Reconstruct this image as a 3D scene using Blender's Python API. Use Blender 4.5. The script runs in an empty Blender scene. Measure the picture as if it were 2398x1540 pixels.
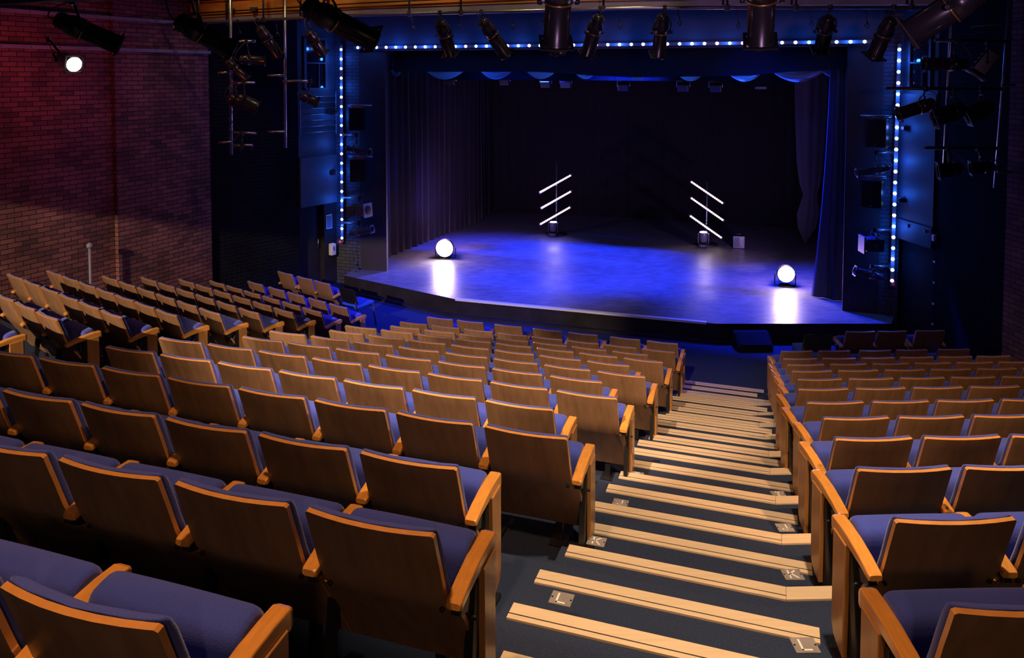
import bpy, bmesh, math, random
from mathutils import Vector, Matrix
random.seed(7)
PI = math.pi
sc = bpy.context.scene
col = sc.collection

# ------------------------------------------------------------------ camera
# The eye is the origin of the plan; the hall floor by the stage lies 4.70 m below it.
EYE = 4.70
F_PX, PITCH, HORIZON = 1850.0, math.radians(2.9), 172.0
Y_PP = HORIZON + F_PX * math.tan(PITCH)
cd = bpy.data.cameras.new('camera')
cam = bpy.data.objects.new('camera', cd); col.objects.link(cam)
cam.location = (0, 0, EYE)
cam.rotation_euler = (PI / 2 - PITCH, 0, 0)
cd.sensor_fit = 'HORIZONTAL'; cd.sensor_width = 36.0
cd.lens = F_PX / 2398 * 36.0
cd.shift_x = 0.0
cd.shift_y = -(770.0 - Y_PP) / 2398.0
cd.clip_start = 0.05; cd.clip_end = 200
sc.camera = cam

# ------------------------------------------------------------------ world, exposure, light
sc.view_settings.view_transform = 'Standard'
sc.view_settings.look = 'None'
sc.view_settings.exposure = 0.0
sc.view_settings.gamma = 1.0
sc.view_settings.use_curve_mapping = False
w = bpy.data.worlds.new('world'); sc.world = w; w.use_nodes = True
w.node_tree.nodes['Background'].inputs[0].default_value = (0.010, 0.012, 0.035, 1)
w.node_tree.nodes['Background'].inputs[1].default_value = 0.12


def spot(name, loc, target, power, color, angle, blend=0.3, radius=0.08):
    d = bpy.data.lights.new(name, 'SPOT'); d.energy = power; d.color = color
    d.spot_size = math.radians(angle); d.spot_blend = blend; d.shadow_soft_size = radius
    o = bpy.data.objects.new(name, d); col.objects.link(o); o.location = loc
    o.rotation_euler = (Vector(target) - Vector(loc)).to_track_quat('-Z', 'Y').to_euler()
    return o


def point(name, loc, power, color, radius=0.05):
    d = bpy.data.lights.new(name, 'POINT'); d.energy = power; d.color = color; d.shadow_soft_size = radius
    o = bpy.data.objects.new(name, d); col.objects.link(o); o.location = loc
    return o


WARM = (1.0, 0.56, 0.27)
BLUE = (0.009, 0.032, 1.0)
H = EYE
# house lanterns over and behind the seats (added unseen flags in front of them keep their light off the stage)
spot('house_spot_left', (-8.6, -1.2, H + 2.0), (-4.5, 11.4, H - 3.1), 7000, (1.0, 0.74, 0.50), 33, 0.25, 0.05)
spot('house_spot_centre', (-1.2, 2.2, H + 2.3), (-0.4, 9.4, H - 3.7), 2300, (1.0, 0.73, 0.50), 47, 0.35, 0.05)
spot('house_spot_right', (3.0, 2.4, H + 2.3), (3.6, 6.2, H - 2.8), 780, WARM, 60, 0.5, 0.06)
spot('house_down_near', (-0.9, 1.7, H + 2.3), (-1.0, 2.4, H - 2.0), 420, WARM, 104, 0.6, 0.10)
spot('house_down_aisle', (1.3, 2.6, H + 2.3), (1.0, 5.4, H - 2.8), 850, (1.0, 0.73, 0.47), 66, 0.5, 0.08)
spot('front_right_fill', (4.2, 4.7, H + 2.2), (6.0, 11.8, H - 4.2), 110, WARM, 24, 0.6, 0.06)  # added fill, not a known lantern: lifts the short right front row
spot('wall_fill_left', (-0.6, 10.4, H + 1.6), (-6.0, 14.0, H - 1.4), 120, (0.72, 0.34, 0.80), 52, 0.9, 0.1)  # added purple fill tinting the left brick, no lamp of its own
spot('rear_bounce_fill', (0.4, -4.5, H + 2.2), (-0.4, 3.2, H - 2.0), 230, (1.0, 0.58, 0.30), 42, 0.6, 0.25)  # added fill standing in for bounced light on the near seat backs
spot('lantern_uplight', (0.8, -2.6, H + 0.3), (1.9, 5.6, H + 0.75), 900, (0.80, 0.42, 0.85), 34, 0.8, 0.22)
for q in ((-4.9, 13.0), (-3.3, 12.4), (-1.7, 11.7), (-0.2, 11.1), (1.4, 10.7)):
    spot('catwalk_fill', (q[0], q[1] - 0.75, H + 2.35), (q[0], q[1], H + 1.35), 55, (1.0, 0.70, 0.32), 75, 0.8, 0.05)  # added warm fills to brighten the catwalk timber, not real fittings
# blue washes on the stage
spot('stage_blue_mid', (3.0, 18.0, H + 2.4), (1.7, 17.9, H - 4.36), 12000, BLUE, 56, 0.8, 0.15)
spot('stage_blue_left', (0.2, 20.2, H + 2.4), (-0.6, 18.2, H - 4.36), 7500, BLUE, 60, 0.8, 0.15)
spot('stage_blue_right', (4.6, 16.6, H + 2.4), (5.7, 15.0, H - 4.36), 8500, BLUE, 56, 0.8, 0.15)
spot('pit_blue_left', (0.8, 12.4, H + 1.7), (-1.8, 14.6, H - 4.7), 3200, BLUE, 50, 0.6, 0.1)
spot('pit_blue_right', (3.8, 11.8, H + 1.7), (1.9, 12.7, H - 4.7), 420, BLUE, 40, 0.6, 0.1)
for q in ((-1.05, 17.78), (1.05, 17.07), (3.15, 16.36), (4.7, 15.84)):
    point('swag_fill', (q[0], q[1], H + 0.42), 28, (0.01, 0.16, 1.0), 0.06)  # added points hidden behind the border to brighten the swags


# ------------------------------------------------------------------ frames and projection helpers
class Frame:
    """plan axes of one seating block: t along the row, n towards the stage"""
    def __init__(self, deg):
        a = math.radians(deg); self.a = a
        self.t = Vector((math.cos(a), -math.sin(a), 0)); self.n = Vector((math.sin(a), math.cos(a), 0))

    def p(self, t, n, z):
        v = self.t * t + self.n * n
        return Vector((v.x, v.y, z + EYE))


FC, FR, FL = Frame(18.7), Frame(-2.0), Frame(37.7)


def ray(u, v):
    x = (u - 1199) / F_PX; y = (Y_PP - v) / F_PX
    return Vector((x, math.cos(PITCH) + y * math.sin(PITCH), -math.sin(PITCH) + y * math.cos(PITCH)))


def at_z(u, v, z):
    r = ray(u, v); r = r * (z / r.z); return Vector((r.x, r.y, z + EYE))


def at_y(u, v, y):
    r = ray(u, v); r = r * (y / r.y); return Vector((r.x, r.y, r.z + EYE))


def at_n(u, v, n, fr=FC):
    r = ray(u, v); r = r * (n / r.dot(fr.n)); return Vector((r.x, r.y, r.z + EYE))


# ------------------------------------------------------------------ materials
def mat(name, color, rough=0.5, metal=0.0, spec=0.5, noise=0.0, nscale=20.0, bump=0.0, stretch=None, emit=None, estr=0.0, sheen=0.0, coat=0.0):
    m = bpy.data.materials.new(name); m.use_nodes = True
    nt = m.node_tree; b = nt.nodes['Principled BSDF']
    b.inputs['Base Color'].default_value = (*color, 1)
    b.inputs['Roughness'].default_value = rough
    b.inputs['Metallic'].default_value = metal
    b.inputs['Specular IOR Level'].default_value = spec
    if coat: b.inputs['Coat Weight'].default_value = coat; b.inputs['Coat Roughness'].default_value = 0.15
    if sheen: b.inputs['Sheen Weight'].default_value = sheen
    if emit:
        b.inputs['Emission Color'].default_value = (*emit, 1); b.inputs['Emission Strength'].default_value = estr
    if noise or bump:
        tc = nt.nodes.new('ShaderNodeTexCoord'); mp = nt.nodes.new('ShaderNodeMapping')
        n = nt.nodes.new('ShaderNodeTexNoise'); n.inputs['Scale'].default_value = nscale
        n.inputs['Detail'].default_value = 6
        oi = nt.nodes.new('ShaderNodeObjectInfo')
        if stretch: mp.inputs['Scale'].default_value = stretch
        sx = nt.nodes.new('ShaderNodeVectorMath'); sx.operation = 'ADD'
        mul = nt.nodes.new('ShaderNodeVectorMath'); mul.operation = 'SCALE'
        mul.inputs[0].default_value = (13.7, 7.3, 5.1)
        nt.links.new(oi.outputs['Random'], mul.inputs['Scale'])
        nt.links.new(tc.outputs['Object'], sx.inputs[0]); nt.links.new(mul.outputs[0], sx.inputs[1])
        nt.links.new(sx.outputs[0], mp.inputs['Vector']); nt.links.new(mp.outputs[0], n.inputs['Vector'])
        if noise:
            r = nt.nodes.new('ShaderNodeMapRange')
            r.inputs[1].default_value = 0.25; r.inputs[2].default_value = 0.75
            r.inputs[3].default_value = 1 - noise; r.inputs[4].default_value = 1 + noise
            mx = nt.nodes.new('ShaderNodeMix'); mx.data_type = 'RGBA'; mx.blend_type = 'MULTIPLY'
            mx.inputs[0].default_value = 1.0
            mx.inputs[6].default_value = (*color, 1)
            nt.links.new(n.outputs['Fac'], r.inputs[0]); nt.links.new(r.outputs[0], mx.inputs[7])
            nt.links.new(mx.outputs[2], b.inputs['Base Color'])
        if bump:
            bp = nt.nodes.new('ShaderNodeBump'); bp.inputs['Strength'].default_value = bump
            bp.inputs['Distance'].default_value = 0.01
            nt.links.new(n.outputs['Fac'], bp.inputs['Height']); nt.links.new(bp.outputs[0], b.inputs['Normal'])
    return m


def brick(name, c1, c2, mortar, rough=0.8, spec=0.3):
    m = bpy.data.materials.new(name); m.use_nodes = True
    nt = m.node_tree; b = nt.nodes['Principled BSDF']; b.inputs['Specular IOR Level'].default_value = spec
    tc = nt.nodes.new('ShaderNodeTexCoord')
    br = nt.nodes.new('ShaderNodeTexBrick')
    br.inputs['Color1'].default_value = (*c1, 1); br.inputs['Color2'].default_value = (*c2, 1)
    br.inputs['Mortar'].default_value = (*mortar, 1)
    br.inputs['Scale'].default_value = 1.0; br.inputs['Mortar Size'].default_value = 0.006
    br.inputs['Brick Width'].default_value = 0.225; br.inputs['Row Height'].default_value = 0.075
    br.inputs['Bias'].default_value = -0.35
    nt.links.new(tc.outputs['UV'], br.inputs['Vector'])
    n = nt.nodes.new('ShaderNodeTexNoise'); n.inputs['Scale'].default_value = 1.3; n.inputs['Detail'].default_value = 8
    nt.links.new(tc.outputs['UV'], n.inputs['Vector'])
    r = nt.nodes.new('ShaderNodeMapRange'); r.inputs[1].default_value = 0.3; r.inputs[2].default_value = 0.7
    r.inputs[3].default_value = 0.65; r.inputs[4].default_value = 1.35
    nt.links.new(n.outputs['Fac'], r.inputs[0])
    mx = nt.nodes.new('ShaderNodeMix'); mx.data_type = 'RGBA'; mx.blend_type = 'MULTIPLY'; mx.inputs[0].default_value = 1
    nt.links.new(br.outputs['Color'], mx.inputs[6]); nt.links.new(r.outputs[0], mx.inputs[7])
    nt.links.new(mx.outputs[2], b.inputs['Base Color'])
    b.inputs['Roughness'].default_value = rough
    bp = nt.nodes.new('ShaderNodeBump'); bp.inputs['Strength'].default_value = 0.5; bp.inputs['Distance'].default_value = 0.012
    nt.links.new(br.outputs['Fac'], bp.inputs['Height']); bp.invert = True
    nt.links.new(bp.outputs[0], b.inputs['Normal'])
    return m


M = {}
M['veneer'] = mat('birch_veneer', (0.285, 0.155, 0.082), 0.34, noise=0.22, nscale=5.0, stretch=(5, 1.5, 0.7), coat=0.15)
M['edge'] = mat('lacquered_ply_edge', (0.62, 0.27, 0.075), 0.3, noise=0.1, nscale=30, coat=0.3)
M['arm'] = mat('lacquered_beech', (0.70, 0.30, 0.062), 0.22, noise=0.14, nscale=9, stretch=(8, 1, 8), coat=0.5)
M['plank'] = mat('beech_plank', (0.42, 0.19, 0.06), 0.32, noise=0.12, nscale=8, stretch=(6, 6, 0.8), coat=0.2)
M['fabric'] = mat('blue_wool_moquette', (0.052, 0.075, 0.42), 0.95, spec=0.15, noise=0.14, nscale=240, bump=0.25, sheen=0.25)
M['black_steel'] = mat('black_steel', (0.012, 0.012, 0.014), 0.45)
M['carpet'] = mat('navy_carpet', (0.030, 0.041, 0.082), 0.97, spec=0.1, noise=0.3, nscale=160, bump=0.35)
M['nosing'] = mat('pale_wood_nosing', (0.74, 0.56, 0.37), 0.5, noise=0.09, nscale=6, stretch=(0.6, 8, 8))
M['brick'] = brick('red_brick', (0.21, 0.082, 0.076), (0.040, 0.020, 0.027), (0.014, 0.010, 0.013))
M['dark_brick'] = brick('black_painted_brick', (0.006, 0.0065, 0.012), (0.004, 0.0045, 0.008), (0.014, 0.015, 0.022), 0.9, 0.08)
M['blue_brick'] = brick('dark_painted_brick', (0.060, 0.065, 0.085), (0.045, 0.048, 0.065), (0.012, 0.012, 0.018), 0.55)
M['black_paint'] = mat('matt_black_paint', (0.024, 0.021, 0.025), 0.9, spec=0.12, noise=0.3, nscale=3)
M['border'] = mat('dark_border_cloth', (0.016, 0.020, 0.032), 0.9)
M['fascia'] = mat('dark_fascia_paint', (0.050, 0.062, 0.09), 0.6, noise=0.3, nscale=1.2)
M['panel'] = mat('dark_panel_paint', (0.032, 0.038, 0.055), 0.55, noise=0.25, nscale=1.5)
M['flat'] = mat('black_stage_flat', (0.030, 0.022, 0.026), 0.75, noise=0.25, nscale=2)
M['velvet'] = mat('black_serge', (0.024, 0.021, 0.028), 0.95, spec=0.1, sheen=0.15)
M['blue_cloth'] = mat('pale_swag_cloth', (0.30, 0.33, 0.42), 0.8)
M['purple_drape'] = mat('blue_grey_drape', (0.050, 0.048, 0.085), 0.9, sheen=0.2)
M['white_metal'] = mat('white_metal', (0.75, 0.75, 0.78), 0.4)
M['alu'] = mat('galvanised_tube', (0.42, 0.43, 0.46), 0.32, metal=0.9, noise=0.2, nscale=30)
M['rail'] = mat('painted_channel', (0.20, 0.19, 0.24), 0.5, noise=0.2, nscale=4)
M['lantern'] = mat('black_lantern_enamel', (0.022, 0.020, 0.024), 0.28, spec=0.6)
M['lantern_grey'] = mat('grey_lantern_enamel', (0.10, 0.10, 0.12), 0.35)
M['brass'] = mat('worn_brass', (0.65, 0.40, 0.12), 0.3, metal=0.8)
M['orange_ply'] = mat('varnished_ply', (0.52, 0.20, 0.035), 0.5, noise=0.3, nscale=3, stretch=(0.5, 0.5, 3))
M['cable'] = mat('cable_rubber', (0.03, 0.03, 0.035), 0.5)
M['glass_dark'] = mat('dark_glass', (0.01, 0.011, 0.016), 0.08)
M['grille'] = mat('speaker_grille', (0.018, 0.018, 0.022), 0.85, spec=0.2, noise=0.3, nscale=300)
M['red'] = mat('red_plastic', (0.55, 0.02, 0.03), 0.4)
M['white_plastic'] = mat('white_plastic', (0.72, 0.72, 0.75), 0.4)
M['blue_seat'] = mat('blue_chair_cloth', (0.03, 0.10, 0.40), 0.9, noise=0.1, nscale=200)
M['plate'] = mat('etched_acrylic', (0.30, 0.27, 0.26), 0.15, noise=0.2, nscale=9)
M['letter'] = mat('white_letter', (0.85, 0.80, 0.76), 0.5)
M['paper'] = mat('notice_paper', (0.09, 0.10, 0.14), 0.6)
M['lens_white'] = mat('lit_white_lens', (1, 1, 1), 0.3, emit=(1.0, 0.86, 0.84), estr=26)
M['lens_red'] = mat('lit_wall_lens', (1, 1, 1), 0.3, emit=(1.0, 0.80, 0.74), estr=18)
M['led_a'] = mat('lit_blue_led', (1, 1, 1), 0.3, emit=(0.30, 0.52, 1.0), estr=3.6)
M['led_b'] = mat('lit_violet_led', (1, 1, 1), 0.3, emit=(0.60, 0.56, 1.0), estr=3.6)
M['led_bar'] = mat('lit_pink_led', (1, 1, 1), 0.3, emit=(1.0, 0.68, 0.62), estr=2.4)
M['moving_lens'] = mat('lit_moving_lens', (1, 1, 1), 0.3, emit=(0.62, 0.66, 1.0), estr=10)

# stage boards: scuffed dark paint
def stage_mat():
    m = bpy.data.materials.new('scuffed_stage_boards'); m.use_nodes = True
    nt = m.node_tree; b = nt.nodes['Principled BSDF']
    tc = nt.nodes.new('ShaderNodeTexCoord')
    mp = nt.nodes.new('ShaderNodeMapping'); mp.inputs['Scale'].default_value = (1.0, 3.0, 1.0)
    mp.inputs['Rotation'].default_value = (0, 0, FC.a)
    n = nt.nodes.new('ShaderNodeTexNoise'); n.inputs['Scale'].default_value = 4.5; n.inputs['Detail'].default_value = 12
    n.inputs['Roughness'].default_value = 0.7
    nt.links.new(tc.outputs['Object'], mp.inputs[0]); nt.links.new(mp.outputs[0], n.inputs['Vector'])
    n2 = nt.nodes.new('ShaderNodeTexNoise'); n2.inputs['Scale'].default_value = 0.9; n2.inputs['Detail'].default_value = 5
    nt.links.new(tc.outputs['Object'], n2.inputs['Vector'])
    cr = nt.nodes.new('ShaderNodeValToRGB')
    cr.color_ramp.elements[0].position = 0.35; cr.color_ramp.elements[0].color = (0.10, 0.095, 0.10, 1)
    cr.color_ramp.elements[1].position = 0.72; cr.color_ramp.elements[1].color = (0.24, 0.22, 0.22, 1)
    nt.links.new(n.outputs['Fac'], cr.inputs[0]); nt.links.new(cr.outputs[0], b.inputs['Base Color'])
    r = nt.nodes.new('ShaderNodeMapRange'); r.inputs[1].default_value = 0.3; r.inputs[2].default_value = 0.7
    r.inputs[3].default_value = 0.32; r.inputs[4].default_value = 0.50
    nt.links.new(n2.outputs['Fac'], r.inputs[0]); nt.links.new(r.outputs[0], b.inputs['Roughness'])
    bp = nt.nodes.new('ShaderNodeBump'); bp.inputs['Strength'].default_value = 0.3; bp.inputs['Distance'].default_value = 0.01
    nt.links.new(n.outputs['Fac'], bp.inputs['Height']); nt.links.new(bp.outputs[0], b.inputs['Normal'])
    return m


M['stage'] = stage_mat()


# ------------------------------------------------------------------ mesh helpers
def I4(): return Matrix.Identity(4)


def box(bm, c, s, R=None, bevel=0.0, mi=0):
    c = Vector(c); hx, hy, hz = s[0] / 2, s[1] / 2, s[2] / 2
    pts = [Vector((x, y, z)) for z in (-hz, hz) for (x, y) in ((-hx, -hy), (hx, -hy), (hx, hy), (-hx, hy))]
    if R is not None: pts = [R @ p for p in pts]
    vs = [bm.verts.new(p + c) for p in pts]
    fs = []
    for f in ((3, 2, 1, 0), (4, 5, 6, 7), (0, 1, 5, 4), (1, 2, 6, 5), (2, 3, 7, 6), (3, 0, 4, 7)):
        fc = bm.faces.new([vs[i] for i in f]); fc.material_index = mi; fs.append(fc)
    if bevel:
        es = list({e for f in fs for e in f.edges})
        r = bmesh.ops.bevel(bm, geom=es, offset=bevel, segments=2, affect='EDGES', profile=0.6)
        for f in r['faces']: f.material_index = mi


def prism(bm, poly, z0, z1, mi=0, mside=None):
    """poly: list of (x, y); extruded from z0 to z1"""
    a = sum(poly[i][0] * poly[(i + 1) % len(poly)][1] - poly[(i + 1) % len(poly)][0] * poly[i][1] for i in range(len(poly)))
    if a < 0: poly = poly[::-1]
    lo = [bm.verts.new((x, y, z0)) for x, y in poly]; hi = [bm.verts.new((x, y, z1)) for x, y in poly]
    n = len(poly)
    f = bm.faces.new(hi); f.material_index = mi
    f = bm.faces.new(lo[::-1]); f.material_index = mi
    for i in range(n):
        f = bm.faces.new([lo[i], lo[(i + 1) % n], hi[(i + 1) % n], hi[i]]); f.material_index = mi if mside is None else mside


def tube(bm, pts, r, seg=8, mi=0, cap=True, smooth=True):
    pts = [Vector(p) for p in pts]; rings = []
    rr = r if isinstance(r, (list, tuple)) else [r] * len(pts)
    up0 = None
    for i, p in enumerate(pts):
        if i == 0: d = pts[1] - p
        elif i == len(pts) - 1: d = p - pts[i - 1]
        else: d = (pts[i + 1] - p).normalized() + (p - pts[i - 1]).normalized()
        d.normalize()
        if up0 is None:
            up0 = Vector((0, 0, 1)) if abs(d.z) < 0.9 else Vector((1, 0, 0))
        a = d.cross(up0)
        if a.length < 1e-4: a = d.cross(Vector((0, 1, 0.3)))
        a.normalize(); b = a.cross(d).normalized(); up0 = b
        rings.append([bm.verts.new(p + (a * math.cos(2 * PI * k / seg) + b * math.sin(2 * PI * k / seg)) * rr[i]) for k in range(seg)])
    for i in range(len(rings) - 1):
        for k in range(seg):
            f = bm.faces.new([rings[i][k], rings[i][(k + 1) % seg], rings[i + 1][(k + 1) % seg], rings[i + 1][k]])
            f.material_index = mi; f.smooth = smooth
    if cap:
        f = bm.faces.new(rings[0][::-1]); f.material_index = mi
        f = bm.faces.new(rings[-1]); f.material_index = mi


def lathe(bm, prof, o=(0, 0, 0), d=(0, 0, 1), seg=20, mi=0, smooth=True, cap0=True, cap1=True):
    """prof: list of (distance along d, radius)"""
    d = Vector(d).normalized(); o = Vector(o)
    a = d.cross(Vector((0, 0, 1)) if abs(d.z) < 0.95 else Vector((1, 0, 0))).normalized(); b = d.cross(a)
    rings = []
    for s, r in prof:
        rings.append([bm.verts.new(o + d * s + (a * math.cos(2 * PI * k / seg) + b * math.sin(2 * PI * k / seg)) * max(r, 1e-4)) for k in range(seg)])
    for i in range(len(rings) - 1):
        for k in range(seg):
            f = bm.faces.new([rings[i][k], rings[i][(k + 1) % seg], rings[i + 1][(k + 1) % seg], rings[i + 1][k]])
            f.material_index = mi; f.smooth = smooth
    if cap0: f = bm.faces.new(rings[0][::-1]); f.material_index = mi
    if cap1: f = bm.faces.new(rings[-1]); f.material_index = mi


def grid(bm, P, mi=0, smooth=True, closed=False):
    V = [[bm.verts.new(p) for p in row] for row in P]
    nu = len(V); nv = len(V[0])
    for i in range(nu - 1):
        for j in range(nv if closed else nv - 1):
            f = bm.faces.new([V[i][j], V[i + 1][j], V[i + 1][(j + 1) % nv], V[i][(j + 1) % nv]])
            f.material_index = mi; f.smooth = smooth
    return V


def mk(name, bm, mats, parent=None, loc=None, fix=True):
    if fix: bmesh.ops.recalc_face_normals(bm, faces=bm.faces[:])
    me = bpy.data.meshes.new(name); bm.to_mesh(me); bm.free()
    for m in (mats if isinstance(mats, (list, tuple)) else [mats]): me.materials.append(m)
    o = bpy.data.objects.new(name, me); col.objects.link(o)
    if parent is not None: o.parent = parent
    if loc is not None: o.location = loc
    return o


def tag(o, label=None, cat=None, group=None, kind=None):
    if label: o['label'] = label
    if cat: o['category'] = cat
    if group: o['group'] = group
    if kind: o['kind'] = kind
    return o


def thing(name, label, cat, loc=(0, 0, 0), rz=0.0, group=None):
    o = bpy.data.objects.new(name, None); col.objects.link(o)
    o.location = loc; o.rotation_euler = (0, 0, rz); o.empty_display_size = 0.1
    return tag(o, label, cat, group)


def struct(name, bm, mats, fix=True):
    return tag(mk(name, bm, mats, fix=fix), kind='structure')


def dup(root, loc, rz=None):
    r = root.copy(); col.objects.link(r); r.location = loc
    if rz is not None: r.rotation_euler = (0, 0, rz)
    for ch in root.children:
        c = ch.copy(); col.objects.link(c); c.parent = r
        for g in ch.children:
            d = g.copy(); col.objects.link(d); d.parent = c
    return r


def xy(v): return (v.x, v.y)


def wall_quad(bm, a, b, z0, z1, thick=0.2, mi=0, u0=0.0):
    """vertical wall from plan point a to b with UVs in metres; the thickness goes behind (left of a->b)"""
    uvl = bm.loops.layers.uv.verify()
    a = Vector((a[0], a[1], 0)); b = Vector((b[0], b[1], 0)); d = (b - a); L = d.length; d.normalize()
    back = Vector((-d.y, d.x, 0)) * thick
    f4 = [(a, 0), (b, L)]
    A0, B0 = a, b; A1, B1 = a + back, b + back
    def quad(p, q, up, uq, zz0, zz1):
        vs = [bm.verts.new((p.x, p.y, zz0)), bm.verts.new((q.x, q.y, zz0)), bm.verts.new((q.x, q.y, zz1)), bm.verts.new((p.x, p.y, zz1))]
        f = bm.faces.new(vs); f.material_index = mi
        for l, uv in zip(f.loops, ((up, zz0), (uq, zz0), (uq, zz1), (up, zz1))): l[uvl].uv = (uv[0] + u0, uv[1])
    quad(A0, B0, 0, L, z0, z1); quad(B0, B1, L, L + thick, z0, z1); quad(B1, A1, 0, L, z0, z1); quad(A1, A0, -thick, 0, z0, z1)
    for zz in (z0, z1):
        f = bm.faces.new([bm.verts.new((p.x, p.y, zz)) for p in (A0, B0, B1, A1)]); f.material_index = mi


def ordinal(i):
    w = ['first', 'second', 'third', 'fourth', 'fifth', 'sixth', 'seventh', 'eighth', 'ninth', 'tenth', 'eleventh', 'twelfth', 'thirteenth',
         'fourteenth', 'fifteenth', 'sixteenth', 'seventeenth', 'eighteenth', 'nineteenth', 'twentieth', 'twenty-first', 'twenty-second',
         'twenty-third', 'twenty-fourth', 'twenty-fifth', 'twenty-sixth', 'twenty-seventh', 'twenty-eighth', 'twenty-ninth', 'thirtieth']
    return w[i - 1] if i <= 30 else '%dth' % i


# ------------------------------------------------------------------ seating data
BACK_H = 0.777                                     # top of a seat back above its platform
ZT = {k: -0.52 * (2.70 + 0.4508 * i) for i, k in enumerate('LKJIHGFEDCB')}
ZT['M'] = ZT['L'] + 0.2344; ZT['N'] = ZT['M'] + 0.2344; ZT['A'] = -3.92; ZT['Z'] = -3.92   # Z: the short front rows at the sides
NC = dict(M=1.28, L=2.13, K=2.95, J=3.84, I=4.67, H=5.52, G=6.36, F=7.19, E=8.04, D=8.89, C=9.72, B=10.59, A=11.44)
SP = 0.522
TC = dict(L=(-1.20, 8), K=(-1.47, 6), J=(-1.23, 8), I=(-1.54, 7), H=(-1.30, 8), G=(-1.59, 7), F=(-1.36, 8), E=(-1.66, 7), D=(-1.43, 8), C=(-1.73, 7), B=(-1.50, 8))
C_T = {k: [a - SP * i for i in range(n)][::-1] for k, (a, n) in TC.items()}
C_T['A'] = [-5.10, -4.58, -3.94, -3.31, -2.75, -2.11, -1.56]
NR = dict(Z=11.63, A=10.82, B=10.07, C=9.24, D=8.43, E=7.61, F=6.80, G=5.97, H=5.17, I=4.38, J=3.58, K=2.76, L=1.95)
R_T = dict(Z=[5.72, 6.21, 6.80], A=[4.41, 4.95, 5.54, 6.07, 6.68])
for k, a, n in (('B', 4.15, 6), ('C', 3.88, 6), ('D', 3.61, 6), ('E', 3.34, 5), ('F', 3.02, 5), ('G', 2.75, 4), ('H', 2.53, 4), ('I', 2.25, 3), ('J', 1.99, 3), ('K', 1.73, 2), ('L', 1.45, 1)):
    R_T[k] = [a + SP * i for i in range(n)]
NL = dict(Z=9.41, A=8.61, B=7.83, C=7.07, D=6.29, E=5.52, F=4.75, G=3.97, H=3.20, I=2.42)
L_T = dict(Z=[-12.94, -12.33, -11.81], A=[-12.76, -12.11, -11.55, -10.95, -10.39], H=[-9.22, -8.70, -8.18], I=[-8.40, -7.88],
           G=[-11.07, -10.57, -10.06, -9.55, -9.04, -8.52], F=[-11.86, -11.36, -10.86, -10.35, -9.84, -9.34, -8.83],
           E=[-11.86, -11.34, -10.81, -10.28, -9.73, -9.19], D=[-12.21, -11.67, -11.13, -10.59, -10.04, -9.49],
           C=[-12.46, -11.93, -11.39, -10.85, -10.31, -9.78], B=[-12.77, -12.23, -11.70, -11.16, -10.62, -10.09])


def meet(f1, n1, f2, n2):
    """plan point where the line n = n1 of one block meets n = n2 of the other"""
    a, b, c, d = f1.n.x, f1.n.y, f2.n.x, f2.n.y
    D = a * d - b * c
    return ((n1 * d - b * n2) / D, (a * n2 - n1 * c) / D)


# ------------------------------------------------------------------ setting: floors and platforms
Z_FLOOR = -4.70; Z_STAGE = -4.36
bm = bmesh.new()
box(bm, (0, 8, EYE + Z_FLOOR - 0.1), (30, 44, 0.2))
struct('floor', bm, M['carpet'])
NOSE_C, NOSE_S = 0.70, 0.66
rows = ['M', 'L', 'K', 'J', 'I', 'H', 'G', 'F', 'E', 'D', 'C', 'B']
bm = bmesh.new()
for k in rows:
    nc = NC[k] + NOSE_C
    nr = NR.get(k, NR['L'] - 0.81) + NOSE_S
    nl = NL.get(k, NL['I'] - 0.78 * (ord(k) - ord('I'))) + NOSE_S
    zt = ZT[k] - BACK_H + EYE
    p_cr = meet(FC, nc, FR, nr); p_cl = meet(FC, nc, FL, nl)
    pr_ = FR.p(9.0, nr, 0); pl_ = FL.p(-14.2, nl, 0)
    br_ = FR.p(9.0, nr - 1.3, 0); bl_ = FL.p(-14.2, nl - 1.3, 0)
    q_cr = meet(FC, nc - 1.3, FR, nr - 1.3); q_cl = meet(FC, nc - 1.3, FL, nl - 1.3)
    prism(bm, [xy(pl_), p_cl, p_cr, xy(pr_), xy(br_), q_cr, q_cl, xy(bl_)], zt - 0.5, zt)
struct('floor_rake', bm, M['carpet'])
bpy.data.objects['floor_rake'].name = 'floor_seating_steps'

# aisle half steps and pale nosings.  strip k: even = platform edge, odd = half step
LEV0, DZ = -2.30, 0.1172
def strip_n(k):
    pts = {0: 2.70, 1: 3.13, 2: 3.56, 3: 3.99, 4: 4.43, 5: 4.87, 6: 5.33, 7: 5.76, 8: 6.20, 9: 6.65, 10: 7.06, 11: 7.46, 12: 7.89, 13: 8.33,
           14: 8.74, 15: 9.14, 16: 9.57, 17: 9.99, 18: 10.44, 19: 10.86, 20: 11.28, 21: 11.68, 22: 12.08}
    return pts[k]
def strip_z(k):
    if k == 22: return Z_FLOOR + 0.004
    if k == 21: return Z_FLOOR + 0.09
    return LEV0 - DZ * (k - 1)
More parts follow.
